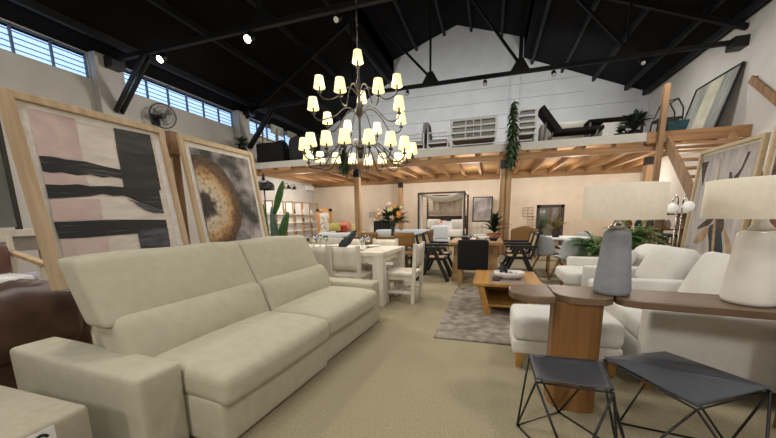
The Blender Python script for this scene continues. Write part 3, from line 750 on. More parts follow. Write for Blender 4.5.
for y in (4.4,5.2): build('leg',MB().bar((3.25,y,0),(3.46,y,2.1),.05,.04),OAKZ,ea,world=True)
build('ledge',MB().box(3.16,3.34,4.25,5.38,.41,.45),OAKZ,ea,world=True)
build('rear_leg',MB().bar((3.95,4.8,0),(3.48,4.8,2.0),.05,.04),OAKZ,ea,world=True)
build('cross_bar',MB().bar((3.46,4.4,1.95),(3.46,5.2,1.95),.05,.04),OAKZ,ea,world=True)

# ---- rug and coffee table
def rugf(u,v): return V((-.51+u*2.6+.08*(1-v)*0, 3.13+v*2.2, .001))
tag(build('rug',MB().soft((.215,4.3,.008),(1.45,2.35,.016),.006,n=3),RUGM),'mottled taupe rug under the wooden coffee table','rug')
t=thing('coffee_table','honey wood coffee table with inlaid tray top and sloping sides on the rug','table',(.22,4.45,.016))
def frus(x0,x1,y0,y1,z0,X0,X1,Y0,Y1,z1): return MB().hexa([(x0,y0,z0),(x1,y0,z0),(x1,y1,z0),(x0,y1,z0)],[(X0,Y0,z1),(X1,Y0,z1),(X1,Y1,z1),(X0,Y1,z1)])
tp=MB(); tp.box(-.17,.03,3.97,4.97,.385,.42); tp.box(.45,.63,3.97,4.97,.385,.42); tp.box(.03,.45,3.97,4.05,.385,.42); tp.box(.03,.45,4.9,4.97,.385,.42)
build('top',tp,HONEY,t,world=True,bev=.004)
build('inlay',MB().box(.03,.45,4.05,4.9,.385,.414),mat('stone_inlay',(150,136,124),.4,(128,116,106),8),t,world=True)
for xa,xb_ in ((-.02,-.12),(.42,.50)): build('leg',frus(xa,xa+.08,4.0,4.06,.016,xb_,xb_+.08,4.0,4.06,.385),HONEY,t,world=True)
for y0 in (4.86,): build('side_panel',frus(-.02,.5,y0+.0,y0+.06,.016,-.12,.58,y0,y0+.06,.385),HONEY,t,world=True)
build('shelf',MB().box(-.05,.52,4.04,4.88,.12,.15),HONEY,t,world=True)
build('end_panel',frus(-.02,.02,4.06,4.86,.15,-.10,-.06,4.06,4.86,.385),BROWNW,t,world=True)
bw=aty(509,276,4.42)
t=thing('tray','white wavy oval tray on the coffee table','tray',(bw.x,4.42,.414))
build('bowl',MB().lathe([(0,0),(.12,0),(.17,.04),(.18,.09),(.17,.09),(.155,.045),(.1,.012),(0,.012)],n=28,sx=1.05,sy=.8),WHITE,t)
sc=MB()
for k in range(5): sc.ball((.08*math.cos(k*1.3),.06*math.sin(k*1.3),.05),.03,6)
build('pebbles',sc,mat('mixed_pebble',(96,84,72),.7,(170,150,130),30),t)
t=thing('vase','small dark vase on the coffee table beside the white tray','vase',(.19,4.58,.414))
build('body',MB().lathe([(0,0),(.05,0),(.075,.05),(.07,.1),(.03,.14),(.035,.16),(.025,.16),(.0,.1)],n=20),BLACK,t)
dt=MB()
for k in range(14): 
    a=random.uniform(0,6.28); dt.leaf((0,0,.14),(math.cos(a)*.6,math.sin(a)*.6,.8),random.uniform(.08,.16),.02,.5)
build('dried_leaves',dt,BLACK,t,solid=False)
tag(build('flat_box',MB().box(.06,.15,4.2,4.4,.414,.434),BROWN),'flat dark brown box on the coffee table left of the white tray','box')

# ------------------------------------------------------------------ white dining set
WT=(-1.37,4.10); wr=-.06
t=thing('dining_table','white painted wooden dining table with square corner legs beside the beige sofa','table',(WT[0],WT[1],0),wr)
build('top',MB().box(-2.0,0,0,1.0,.70,.755),WHITEW,t,bev=.004)
build('apron',MB().box(-1.9,-.08,.06,.94,.60,.70),WHITEW,t)
for x in (-1.88,-.13):
    for y in (0.005,.865): build('leg',MB().box(x-.03,x+.125,y,y+.13,0,.70),WHITEW,t,bev=.003)
def white_chair(lab,x,y,rz):
    t=thing('dining_chair',lab,'chair',(x,y,0),rz,'white dining chairs')
    build('seat',MB().soft((0,.01,.425),(.46,.46,.05),.012,n=3),WHITEW,t)
    build('seat_rail',MB().box(-.2,.2,-.19,.2,.34,.40),WHITEW,t)
    b=MB(); b.sheet(lambda u,v:V((-.21+.42*u,-.205-.03*(v)-.02*math.sin(PI*u),.52+.32*v)),6,4,(0,-.022,0)); build('backrest',b,WHITEW,t)
    for s in (-1,1):
        build('leg',MB().box(s*.205-.022,s*.205+.022,.17,.215,0,.40),WHITEW,t)
        build('leg',MB().bar((s*.21,-.2,0),(s*.21,-.245,.86),.045,.05,(0,1,0)),WHITEW,t)
    build('stretcher',MB().box(-.2,.2,-.01,.02,.14,.18),WHITEW,t)
    build('stretcher',MB().box(-.215,-.19,-.2,.2,.14,.18),WHITEW,t); build('stretcher',MB().box(.19,.215,-.2,.2,.14,.18),WHITEW,t)
    return t
wc=white_chair('white wooden dining chair at the right end of the white dining table',-1.2,4.55,PI/2-.05)
fx=[aty(346,255,3.98).x, aty(317,255,4.05).x]
dup(wc,(fx[0],4.2,0),wr,'white wooden dining chair near side of the white table, right of the pair')
dup(wc,(fx[1],4.26,0),wr,'white wooden dining chair partly hidden by the beige sofa, near side of its table')
dup(wc,(aty(350,240,5.3).x,5.15,0),PI+wr,'white wooden dining chair on the far side of the white table, left one')
dup(wc,(aty(382,240,5.2).x,5.1,0),PI+wr,'white wooden dining chair on the far side of the white table, right one')
p=aty(348,243,4.75)
t=thing('draped_cloth','dark green black cloth bundle leaning upright on the white dining table','cloth',(p.x,4.7,.755))
b=MB(); b.sheet(lambda u,v:V((-.13+.26*v+.05*(u-.5),.02*math.sin(u*9),.0+.02+.17*v+.09*u)),8,6,(0.01,.05,.0)); build('folds',b,mat('dark_green_cloth',(34,46,46),.8),t)
b=MB(); b.tube([(-.12,.02,.01),(.0,.02,.09),(.13,.02,.24)],[.05,.06,.04],10); build('roll',b,mat('dark_green_cloth',(34,46,46)),t)
gl=None
for k,(px,py,yy) in enumerate(((314,243,4.6),(320,243,4.8),(326,244,4.55),(311,241,4.95),(362,246,4.5),(368,245,4.7))):
    q=aty(px,py,yy)
    lab=['wine glass on the white table beside the sofa headrest','wine glass on the white table, second from the sofa headrest','wine glass on the white table near the plates','wine glass at the far left end of the white table','wine glass on the white table right of the dark cloth','wine glass at the middle right of the white table'][k]
    t=thing('wine_glass',lab,'glass',(q.x,yy,.755),0,'wine glasses on the white table')
    build('bowl',MB().lathe([(.0,.09),(.03,.10),(.042,.14),(.036,.2),(.034,.2),(.038,.14),(.027,.105),(0,.095)],n=14),GLASSC,t)
    build('stem',MB().lathe([(0,0),(.035,0),(.035,.004),(.005,.01),(.004,.09),(0,.09)],n=12),GLASSC,t)
for k,(dx,dy,lab) in enumerate(((-.5,.22,'white plate at the near right place of the white table'),(-1.1,.22,'white plate at the near left place of the white table'),(-.5,.78,'white plate at the far right place of the white table'),(-1.1,.78,'white plate at the far left place of the white table'))):
    q=Matrix.Rotation(wr,3,'Z')@V((dx,dy,0))+V((WT[0],WT[1],.755))
    b=MB(); b.lathe([(0,0),(.07,0),(.13,.018),(.128,.022),(.07,.006),(0,.006)],(q.x,q.y,q.z),24)
    tag(build('plate',b,WHITE),lab,'plate','plates on the white table')

# ---- brown dining set with bouquet
t=thing('dining_table','brown wooden dining table behind the white dining set','table',(-2.2,7.5,0))
build('top',MB().box(-3.35,-1.72,7.0,8.0,.72,.77),BROWNW,t,world=True)
for x in (-3.25,-1.87):
    for y in (7.08,7.84): build('leg',MB().box(x,x+.09,y,y+.09,0,.72),BROWNW,t,world=True)
def brown_chair(lab,x,y,rz):
    t=thing('dining_chair',lab,'chair',(x,y,0),rz,'brown dining chairs')
    build('seat',MB().soft((0,.0,.44),(.46,.46,.06),.02,n=3),BROWNW,t)
    build('backrest',MB().sheet(lambda u,v:V((-.22+.44*u,-.2-.05*v-.03*math.sin(PI*u),.6+.3*v)),6,4,(0,-.03,0)),RATT,t)
    for s in (-1,1):
        build('leg',MB().box(s*.2-.02,s*.2+.02,.16,.2,0,.42),BROWNW,t); build('leg',MB().bar((s*.2,-.19,0),(s*.2,-.26,.88),.04,.04,(0,1,0)),BROWNW,t)
    return t
bc=brown_chair('brown dining chair near side of the brown table, left of the bouquet',aty(372,233,6.85).x,6.85,0)
dup(bc,(aty(407,236,6.8).x,6.8,0),0,'brown dining chair near side of the brown table, right of the bouquet')
dup(bc,(-1.62,7.4,0),PI/2,'brown dining chair at the right end of the brown table, nearer one')
dup(bc,(-1.62,7.92,0),PI/2,'brown dining chair at the right end of the brown table, farther one')
q=aty(393,236,7.45)
t=thing('flower_vase','tall glass vase with an orange and white flower bouquet on the brown table','vase',(q.x,7.45,.77))
build('vase',MB().lathe([(0,0),(.06,0),(.045,.05),(.04,.15),(.075,.3),(.07,.3),(.035,.15),(.04,.06),(0,.02)],n=16),mat('smoke_glass',(120,130,126),.1,trans=.6),t)
lf=MB(); fl=[]
for k in range(170):
    a=random.uniform(0,6.28); e=random.uniform(.1,1.3); d=V((math.cos(a)*math.cos(e),math.sin(a)*math.cos(e),math.sin(e)))
    L=random.uniform(.22,.52)
    if k%3==0: lf.tube([(0,0,.25),V((0,0,.3))+d*L],.004,4)
    lf.leaf(V((0,0,.3))+d*L*.5,d,L*.55,.085,.3)
build('foliage',lf,DGREEN,t,solid=False)
for (x,z,r_,m_) in ((.20,.5,.085,ORANGE),(-.27,.54,.08,PINK),(.03,.44,.065,PINK),(-.04,.74,.06,PINK),(.27,.58,.04,PINK),(-.30,.60,.05,PINK),(-.02,.62,.07,mat('cream_petal',(228,220,170),.8)),(-.33,.47,.06,ORANGE),(.1,.68,.05,ORANGE),(.26,.66,.04,mat('cream_petal',(228,220,170)))):
    b=MB()
    for k in range(9):
        a=2*PI*k/9; b.ball((x+.45*r_*math.cos(a),-.16+.3*r_*math.sin(a),z+.45*r_*math.sin(a)),r_*.62,5,(1,.8,1))
    build('flower',b,m_,t)

# ---- oak table with black armchairs
t=thing('dining_table','oak dining table with slab legs in the middle of the showroom','table',(-.25,6.9,0))
build('top',MB().box(-.72,.24,5.95,7.15,.70,.75),DOAK,t,world=True,bev=.004)
for y in (6.1,6.88):
    build('leg',frus(-.66,-.5,y,y+.12,0,-.62,-.42,y,y+.12,.70),DOAK,t,world=True); build('leg',frus(.02,.18,y,y+.12,0,-.06,.14,y,y+.12,.70),DOAK,t,world=True)
t=thing('dining_chair','black upholstered dining chair with pale wooden legs at the near end of the oak table','chair',(-.25,5.72,0),0)
build('backrest',MB().soft((0,-.22,.58),(.5,.08,.5),.03,(0,.01,.01),n=5),BLKF,t)
build('seat',MB().soft((0,.02,.42),(.5,.46,.12),.03,(0,0,.01),n=4),BLKF,t)
for s in (-1,1):
    for y in (-.2,.2): build('leg',MB().hexa([(s*.21-.018,y-.018,0),(s*.21+.018,y-.018,0),(s*.21+.018,y+.018,0),(s*.21-.018,y+.018,0)],[(s*.2-.025,y-.025,.37),(s*.2+.025,y-.025,.37),(s*.2+.025,y+.025,.37),(s*.2-.025,y+.025,.37)]),DOAK,t)
def vchair(lab,x,y,rz):
    t=thing('armchair',lab,'chair',(x,y,0),rz,'black v leg armchairs')
    sf_=MB(); 
    for a in ((-.24,.22,.24,.22),(-.24,-.2,.24,-.2),(-.24,-.2,-.24,.22),(.24,-.2,.24,.22)): sf_.bar((a[0],a[1],.42),(a[2],a[3],.42),.045,.05)
    build('seat_frame',sf_,BLACK,t)
    build('seat',MB().box(-.22,.22,-.18,.2,.425,.437),CANE,t)
    bk=MB(); bk.bar((-.24,-.22,.45),(-.24,-.32,.88),.04,.045,(0,1,0)); bk.bar((.24,-.22,.45),(.24,-.32,.88),.04,.045,(0,1,0)); bk.bar((-.24,-.315,.86),(.24,-.315,.86),.04,.05); bk.bar((-.24,-.25,.56),(.24,-.25,.56),.04,.05)
    build('back_frame',bk,BLACK,t)
    build('backrest',MB().hexa([(-.22,-.26,.58),(.22,-.26,.58),(.22,-.248,.58),(-.22,-.248,.58)],[(-.22,-.318,.84),(.22,-.318,.84),(.22,-.306,.84),(-.22,-.306,.84)]),CANE,t)
    for s in (-1,1):
        build('armrest',MB().box(s*.29-.04,s*.29+.04,-.3,.26,.62,.66),BLACK,t,bev=.006)
        build('leg',MB().bar((s*.28,.02,.62),(s*.28,.3,0),.06,.09,(1,0,0)),BLACK,t)
        build('leg',MB().bar((s*.28,-.02,.62),(s*.28,-.3,0),.06,.09,(1,0,0)),BLACK,t)
    return t
vc=vchair('cane backed black V leg armchair left of the oak table, nearest',-1.02,6.3,-PI/2)
dup(vc,(-1.02,6.98,0),-PI/2,'cane backed black V leg armchair left of the oak table, farther one')
dup(vc,(.56,6.75,0),PI/2,'cane backed black V leg armchair right of the oak table, nearest')
dup(vc,(.58,7.5,0),PI/2,'cane backed black V leg armchair right of the oak table, farther one')
for k,(x,y,lab,m_,h) in enumerate(((-.1,6.5,'white bowl on the oak table behind the black chair',WHITE,.07),(.08,6.4,'dark bowl at the right edge of the oak table',BLACK,.06),(-.45,6.5,'black bowl at the left of the oak table',BLACK,.06),(-.2,6.95,'pale bowl at the far half of the oak table',WHITE,.09),(-.42,6.8,'grey bowl at the middle of the oak table',SLATE,.07))):
    tag(build('bowl',MB().lathe([(0,0),(.05,0),(.11,h),(.10,h),(.04,.012),(0,.012)],(x,y,.75),20),m_),lab,'bowl','bowls on the oak table')

# ---- round table and shell chairs
t=thing('round_table','round white table with pedestal between the grey shell chairs','table',(1.5,7.45,0))
build('top',MB().lathe([(0,.72),(.5,.72),(.52,.735),(.52,.75),(0,.75)],n=40),WHITE,t)
build('pedestal',MB().lathe([(0,0),(.28,0),(.27,.02),(.06,.06),(.045,.4),(.07,.72),(0,.72)],n=24),WHITE,t)
def shell(lab,x,y,rz):
    t=thing('shell_chair',lab,'chair',(x,y,0),rz,'grey shell chairs')
    def f(u,v):
        a=(u-.5)*2; 
        if v<.5: yy=.24-.46*(v/.5); zz=.44-.035*math.sin(PI*v)+.10*abs(a)**2.4*(.4+v)
        else: w_=(v-.5)/.5; yy=-.22-.09*w_+.14*abs(a)**2*(1-.3*w_); zz=.41+.41*w_-.05*a*a*w_+.06*(1-w_)*a*a
        return V((a*(.25-.03*abs(v-.5)),yy,zz))
    build('shell',MB().sheet(f,12,16,(0,.006,.012)),GREYP,t)
    build('seat_pad',MB().soft((0,.03,.455),(.36,.36,.05),.02,n=4),GREYP,t)
    for sx in (-1,1):
        for sy in (-1,1): build('leg',MB().tube([(sx*.24,sy*.24,0),(sx*.12,sy*.12,.42)],[.016,.028],8),HONEY,t)
    build('brace',MB().tube([(-.15,-.15,.3),(.15,.15,.3)],.006,5).tube([(-.15,.15,.3),(.15,-.15,.3)],.006,5),BLACK,t)
    return t
sc_=shell('pale grey shell chair with wooden legs left of the round table',1.16,7.12,-.9)
dup(sc_,(1.40,6.42,0),.25,'pale grey shell chair with wooden legs in front of the round table')
dup(sc_,(1.85,8.2,0),1.9,'pale grey shell chair with wooden legs on the far side of the round table')

# ---- plants
def pot(t,r,h,m): build('pot',MB().lathe([(0,0),(r*.75,0),(r,h),(r*.9,h),(r*.85,h-.03),(0,h-.03)],n=20),m,t)
def fern(lab,x,y,z,h,n,L,w,m,potm,up=(.2,1.1),cat='plant',nm='potted_fern',fr=True,ph=.3,pr=.16):
    t=thing(nm,lab,cat,(x,y,z)); pot(t,pr,ph,potm)
    b=MB()
    for k in range(n):
        a=random.uniform(0,6.28); e=random.uniform(*up); d=V((math.cos(a)*math.cos(e),math.sin(a)*math.cos(e),math.sin(e)))
        LL=L*random.uniform(.7,1.1); p0=V((0,0,ph+ (h-ph)*random.uniform(.0,.35)))
        if fr:
            pts=[p0+d*LL*s-V((0,0,.45*LL*s*s)) for s in [i/8 for i in range(9)]]
            b.tube(pts,.004,4); side=d.cross(V((0,0,1))).normalized()
            for i in range(1,9):
                for s in (-1,1): b.leaf(pts[i],side*s+d*.5,w*(1.15-i/10),w*.28,.3,3)
        else: b.leaf(p0,d,LL,w,.35,5)
    build('foliage',b,m,t,solid=False); return t
fern('leafy green fern behind the grey ceramic lamp',1.66,5.95,0,1.5,48,.54,.17,GREEN,WHITE,(.4,1.3))
fern('bright green fern right of the grey ceramic lamp behind the armchairs',2.48,7.0,0,1.9,60,.6,.18,mat('bright_fern',(96,146,60),.55,(62,108,40),8),BROWN)
q=aty(556,236,7.45)
fern('spiky yellow green plant in a brown pot on the round table',q.x,7.5,.75,.3,34,.36,.04,mat('yellow_leaf',(150,140,70),.6,(104,100,44),8),BROWN,(.5,1.5),fr=False,ph=.16,pr=.09,nm='potted_plant')
q=aty(495,232,9.6)
fern('dark leafy plant in a terracotta pot left of the thick timber post',q.x-.02,9.9,0,1.5,46,.6,.14,DGREEN,TERRA,(.4,1.5),fr=False,ph=.7,pr=.2,nm='potted_plant')
def pads(lab,specs,Y):
    base=V((aty(268,240,Y).x,Y,0)); t=thing('potted_cactus',lab,'plant',base)
    pot(t,.2,.35,WHITE)
    return t,base
t,base=pads('tall flat padded cactus in a pot behind the beige sofa',None,5.6)
def pad(pts,r,m):
    b=MB(); w=[V(p) for p in pts]; n=10
    sp=[w[0].lerp(w[1],i/n) for i in range(n+1)]
    rs=[r*max(.12,math.sin(PI*(.06+.9*i/n))**.55) for i in range(n+1)]
    o=len(b.v); b.tube(sp,rs,12)
    c_=(w[0]+w[1])/2
    for i in range(o,len(b.v)): b.v[i].y=c_.y+(b.v[i].y-c_.y)*.35
    build('pad',b,m,t,world=True)
def a5(x,y,dy=0): return aty(x,y,5.6+dy)
pad([base+V((-.06,0,.3)),a5(262,204)],.11,CACT)
pad([base+V((.05,.05,.3)),a5(288,212,.05)],.11,CACT)
pad([a5(274.5,214,.15),a5(283,181,.15)],.085,CACT)
pad([base+V((0,.25,.3)),a5(272,207,.25)],.10,BLUEG)
dm=aty(264,186,6.1)
t=thing('floor_lamp','black dome floor lamp on a thin pole left of the cactus','lamp',(dm.x,6.1,0))
build('base',MB().lathe([(0,0),(.16,0),(.16,.02),(0,.02)],n=20),BLACK,t)
build('pole',MB().tube([(0,0,.02),(0,0,dm.z+.16)],.012,8),BLACK,t)
build('lamp_shade',MB().lathe([(.22,dm.z-.08),(.225,dm.z-.02),(.19,dm.z+.06),(.1,dm.z+.11),(.02,dm.z+.13),(.02,dm.z+.11),(.18,dm.z+.05),(.21,dm.z-.08),(.22,dm.z-.08)],n=28),BLACK,t)
build('finial',MB().lathe([(0,dm.z+.13),(.035,dm.z+.13),(.03,dm.z+.26),(0,dm.z+.27)],n=12),BROWN,t)
q=aty(296,236,5.2)
t=thing('side_table','small side table with black round top behind the beige sofa','table',(q.x,5.2,0))
build('top',MB().lathe([(0,.74),(.17,.74),(.17,.77),(0,.77)],n=24),BLACK,t); build('base',MB().lathe([(0,0),(.14,0),(.13,.02),(.02,.03),(.02,.74),(0,.74)],n=16),WHITE,t)

# ---- globe floor lamp at right
g0=aty(672,209,5.9); g1=aty(688,207,5.9); xm=(g0.x+g1.x)/2
t=thing('floor_lamp','chrome floor lamp with two white globes on arched arms at right','lamp',(xm,5.9,0))
build('base',MB().lathe([(0,0),(.14,0),(.14,.02),(0,.02)],n=20),CHROME,t)
build('pole',MB().tube([(xm-.03,5.9,.02),(xm-.03,5.9,g0.z+.12)],.01,8).tube([(xm+.03,5.9,.02),(xm+.03,5.9,g0.z+.12)],.01,8),CHROME,t,world=True)
for g_,s in ((g0,-1),(g1,1)):
    pts=[V((xm+s*.03,5.9,g0.z+.1))]+[V((xm+s*.03+ (g_.x-xm-s*.03)*(1-math.cos(PI*k/8))/2, 5.9, g0.z+.1+.09*math.sin(PI*k/8))) for k in range(1,9)]
    ar=build('arm',MB().tube(pts,.008,6),CHROME,t,world=True)
    build('globe',MB().ball((g_.x,5.9,g_.z+.01),.075,10),mat('opal_glass',(246,244,238),.25,emit=(255,250,240),estr=.25),ar,world=True)

# ------------------------------------------------------------------ back of the showroom, left
t=thing('display_shelf','long display shelf of ornaments on the left wall below the mezzanine','shelf',(XL+.25,13.5,0))
build('back_panel',MB().box(XL+.01,XL+.05,11.3,15.9,.05,1.95),mat('shelf_white',(240,238,236),.6),t,world=True)
for k in range(7): build('upright',MB().box(XL+.45,XL+.5,11.3+.76*k-.02,11.3+.76*k+.02,0,2.0).box(XL+.05,XL+.09,11.3+.76*k-.02,11.3+.76*k+.02,0,2.0).box(XL+.05,XL+.5,11.3+.76*k-.02,11.3+.76*k+.02,1.96,2.0),PINEZ,t,world=True)
for z in (.2,.6,1.0,1.4): build('shelf_board',MB().box(XL+.05,XL+.48,11.3,15.86,z-.012,z+.012),mat('shelf_white',(240,238,236)),t,world=True)
cols=[WHITE,TERRA,BLACK,SLATE,LAMPG,PINK,TEAL,HONEY]
names=['white','terracotta','black','slate grey','grey','blush','teal','honey coloured']
places=['lowest shelf','second shelf','third shelf','top shelf']
k=0
for zi,z in enumerate((.2,.6,1.0,1.4)):
    for j in range(6):
        y=11.68+.76*j; m_=cols[(k*3+zi)%8]; nm_=names[(k*3+zi)%8]; r_=random.uniform(.06,.1); h=random.uniform(.16,.28)
        b=MB(); b.lathe([(0,0),(r_*.7,0),(r_,h*.4),(r_*.45,h*.8),(r_*.55,h),(r_*.4,h),(0,h*.3)],(XL+.3,y,z+.02),14)
        tag(build('ornament_vase',b,m_),'%s vase on the %s of the display shelf, %s bay from the front'%(nm_,places[zi],['first','second','third','fourth','fifth','sixth'][j]),'vase','ornaments on the display shelf'); k+=1
q=atx(309,189,XL+.15)
t=thing('air_conditioner','white wall air conditioner near the far left corner under the mezzanine','air conditioner',(XL,q.y,q.z-.15))
build('body',MB().box(XL,XL+.24,q.y-.45,q.y+.4,q.z-.15,q.z+.16),WHITE,t,world=True,bev=.02)
build('vent',MB().box(XL+.24,XL+.25,q.y-.4,q.y+.35,q.z-.13,q.z-.08),SLATE,t,world=True)
for px,py,lab in ((288,186,'small black wall lamp above the display shelf, nearer one'),(294,187,'small black wall lamp above the display shelf, farther one')):
    q=atx(px,py,XL+.2); t=thing('wall_lamp',lab,'lamp',(XL,q.y,q.z-.2),0,'black wall lamps')
    build('arm',MB().tube([(XL,q.y,q.z+.1),(XL+.2,q.y,q.z+.12),(XL+.22,q.y,q.z)],.012,6),BLACK,t,world=True)
    build('shade',MB().lathe([(.1,-.12),(.05,.04),(.0,.05),(0,.03),(.09,-.12)],(XL+.22,q.y,q.z),14),BLACK,t,world=True)
# orange framed mirror with floral panel
c0=aty(317,209,14.2); c1=aty(333,236,14.2)
t=thing('floral_screen','orange wood framed white floral panel standing against the back at left','screen',((c0.x+c1.x)/2,14.2,0))
f=MB(); zt=c0.z
for a in ((c0.x,c0.x+.14,.0,zt),(c1.x-.14,c1.x,.0,zt),(c0.x,c1.x,zt-.14,zt),(c0.x,c1.x,0,.14)): f.box(a[0],a[1],14.15,14.21,a[2],a[3])
build('frame',f,mat('orange_wood',(214,160,100),.6,(190,134,78),10),t,world=True)
build('panel',MB().box(c0.x+.13,c1.x-.13,14.18,14.2,.13,zt-.13),mat('floral_panel',(226,224,216),.7,(150,150,136),5,detail=6,lo=.5,hi=.62),t,world=True)
build('rear_strut',MB().bar(((c0.x+c1.x)/2,14.21,zt-.3),((c0.x+c1.x)/2,14.6,0),.05,.04),BROWNW,t,world=True)
def bed(lab,x0,x1,y0,y1,m_):
    t=thing('bed',lab,'bed',((x0+x1)/2,(y0+y1)/2,0))
    build('base',MB().soft(((x0+x1)/2,(y0+y1)/2,.22),(x1-x0,y1-y0,.3),.03,n=3),WHITEW,t,world=True)
    build('mattress',MB().soft(((x0+x1)/2,(y0+y1)/2,.47),(x1-x0-.04,y1-y0-.04,.24),.07,n=4),m_,t,world=True)
    for x in (x0+.05,x1-.05):
        for y in (y0+.05,y1-.05): build('leg',MB().box(x-.03,x+.03,y-.03,y+.03,0,.08),BROWNW,t,world=True)
bed('low bed with white cover under the stacked colourful cushions',-6.9,-5.3,12.0,13.6,BLUEF)
for px,py,lab,m_ in ((337,227,'yellow green cushion on the low bed at left',mat('olive_cloth',(186,176,100),.9)),(343,226,'salmon cushion on the low bed at left',mat('salmon_cloth',(220,140,110),.9)),(341,231,'red cushion on the low bed at left',RED),(347,228,'pale yellow cushion on the low bed at left',mat('pale_yellow',(226,214,160),.9))):
    q=aty(px,py,12.4); pillow(lab,(q.x,12.4+ (px-340)*.06,max(.72,min(q.z,.85))),(.16,.5,.34),PI/2,.2,m_,'cushions on the low bed')
# pale blue sofa behind the brown table
t=thing('sofa','pale blue sofa seen from behind the brown dining table','sofa',(-2.4,9.3,0))
build('base',MB().soft((-2.42,9.3,.25),(1.7,.85,.34),.03,n=3),BLUEF,t,world=True)
for x in (-2.82,-2.06): build('back_cushion',MB().soft((x,8.98,.64),(.74,.2,.42),.06,(0,.02,.01),n=5),BLUEF,t,world=True)
for x in (-3.22,-1.62): build('arm',MB().soft((x,9.3,.42),(.14,.85,.4),.03,n=3),BLUEF,t,world=True)
for x in (-3.15,-1.7):
    for y in (8.95,9.65): build('leg',MB().box(x-.03,x+.03,y-.03,y+.03,0,.09),BROWNW,t,world=True)
q=aty(382,231,12)
t=thing('cabinet','black cabinet behind the flower bouquet near the back','cabinet',(q.x,12.2,0))
build('body',MB().box(q.x-.35,q.x+.4,12.0,12.4,.05,1.05),BLACK,t,world=True,bev=.01)
for s in (0,1): d=build('door',MB().box(q.x-.34+s*.37,q.x+.02+s*.37,11.985,12.0,.08,1.02),BLACK,t,world=True); build('handle',MB().box(q.x+.0+s*.06-.03,q.x+.01+s*.06-.03,11.97,11.985,.5,.65),CHROME,d,world=True)
for s in (-.3,.35): build('leg',MB().box(q.x+s-.02,q.x+s+.02,12.05,12.35,0,.05),BLACK,t,world=True)
q=aty(374,216,13.2)
t=thing('table_lamp','grey shaded lamp standing on a white stand left of the bouquet','lamp',(q.x,13.2,0))
build('stand',MB().box(-.17,.17,-.17,.17,0,.85),WHITEW,t)
build('base',MB().lathe([(0,.85),(.07,.85),(.09,.95),(.02,1.12),(.015,1.25),(0,1.25)],n=16),WHITE,t)
build('lamp_shade',MB().lathe([(.24,1.17),(.2,1.42),(.19,1.42),(.23,1.17),(.24,1.17)],n=24),mat('grey_shade',(168,160,150),.9),t)

# canopy bed
BX0,BX1,BY0,BY1=-2.75,-.95,12.9,14.9
t=thing('canopy_bed','four poster canopy bed with black posts and draped white cloth','bed',((BX0+BX1)/2,(BY0+BY1)/2,0))
for x in (BX0,BX1):
    for y in (BY0,BY1): build('post',MB().box(x-.035,x+.035,y-.035,y+.035,0,2.12),BROWN,t,world=True)
r_=MB()
for a in (((BX0,BY0,2.1),(BX1,BY0,2.1)),((BX0,BY1,2.1),(BX1,BY1,2.1)),((BX0,BY0,2.1),(BX0,BY1,2.1)),((BX1,BY0,2.1),(BX1,BY1,2.1))): r_.bar(a[0],a[1],.06,.06)
build('top_rail',r_,BROWN,t,world=True)
build('drape',MB().sheet(lambda u,v:V((BX0+.05+(BX1-BX0-.1)*u,BY0+.05+1.9*v,2.12-.24*math.sin(PI*u)*(.7+.3*math.sin(v*3))-.1*math.sin(PI*((v*3)%1)))),14,24,(0,0,.012)),WFAB,t,world=True)
for x in (BX0+.06,BX1-.06): build('side_drape',MB().sheet(lambda u,v,x=x:V((x+.03*math.sin(u*25),BY0+.08+.35*u,.15+1.95*v)),16,6,(.012,0,0)),WFAB,t,world=True)
build('rear_drape',MB().sheet(lambda u,v:V((BX0+.06+(BX1-BX0-.12)*u,BY1-.1+.02*math.sin(u*40),1.22+.86*v)),30,3,(0,.012,0)),mat('taupe_cloth',(186,172,156),.95,(172,158,142),20),t,world=True)
build('headboard',MB().box(BX0+.04,BX1-.04,BY1-.06,BY1,.2,1.2),BROWN,t,world=True)
build('base',MB().box(BX0,BX1,BY0,BY1-.06,.18,.36),BROWN,t,world=True)
build('mattress',MB().soft(((BX0+BX1)/2,(BY0+BY1)/2-.03,.5),(BX1-BX0-.1,BY1-BY0-.1,.28),.08,n=4),WFAB,t,world=True)
for px,lab,m_,dx in ((0,'white pillow at the left of the canopy bed',WHITE,-.55),(1,'white pillow at the right of the canopy bed',WHITE,.5),(2,'orange and white cushion in the middle of the canopy bed',mat('orange_print',(226,130,70),.9,(240,230,220),8,lo=.45,hi=.55),-.15),(3,'pale blue grey cushion in front on the canopy bed',BLUEF,.1)):
    yy=14.6-(.25 if px==2 else .5 if px==3 else 0)
    pillow(lab,((BX0+BX1)/2+dx,yy,.86-(.03*px)),(.18,.62 if px<2 else .45,.42),PI/2,.25,m_,'cushions on the canopy bed')
ex=aty(440,232,11.2).x
t=thing('easy_chair','pale blue grey easy chair between the oak table and the canopy bed','chair',(ex,11.4,0))
build('seat',MB().soft((ex,11.4,.36),(.6,.65,.2),.06,n=4),BLUEF,t,world=True); build('back',MB().soft((ex,11.12,.66),(.6,.14,.46),.06,(0,.02,0),n=4),BLUEF,t,world=True)
for x in (ex-.24,ex+.24):
    for y in (11.15,11.65): build('leg',MB().box(x-.02,x+.02,y-.02,y+.02,0,.28),HONEY,t,world=True)

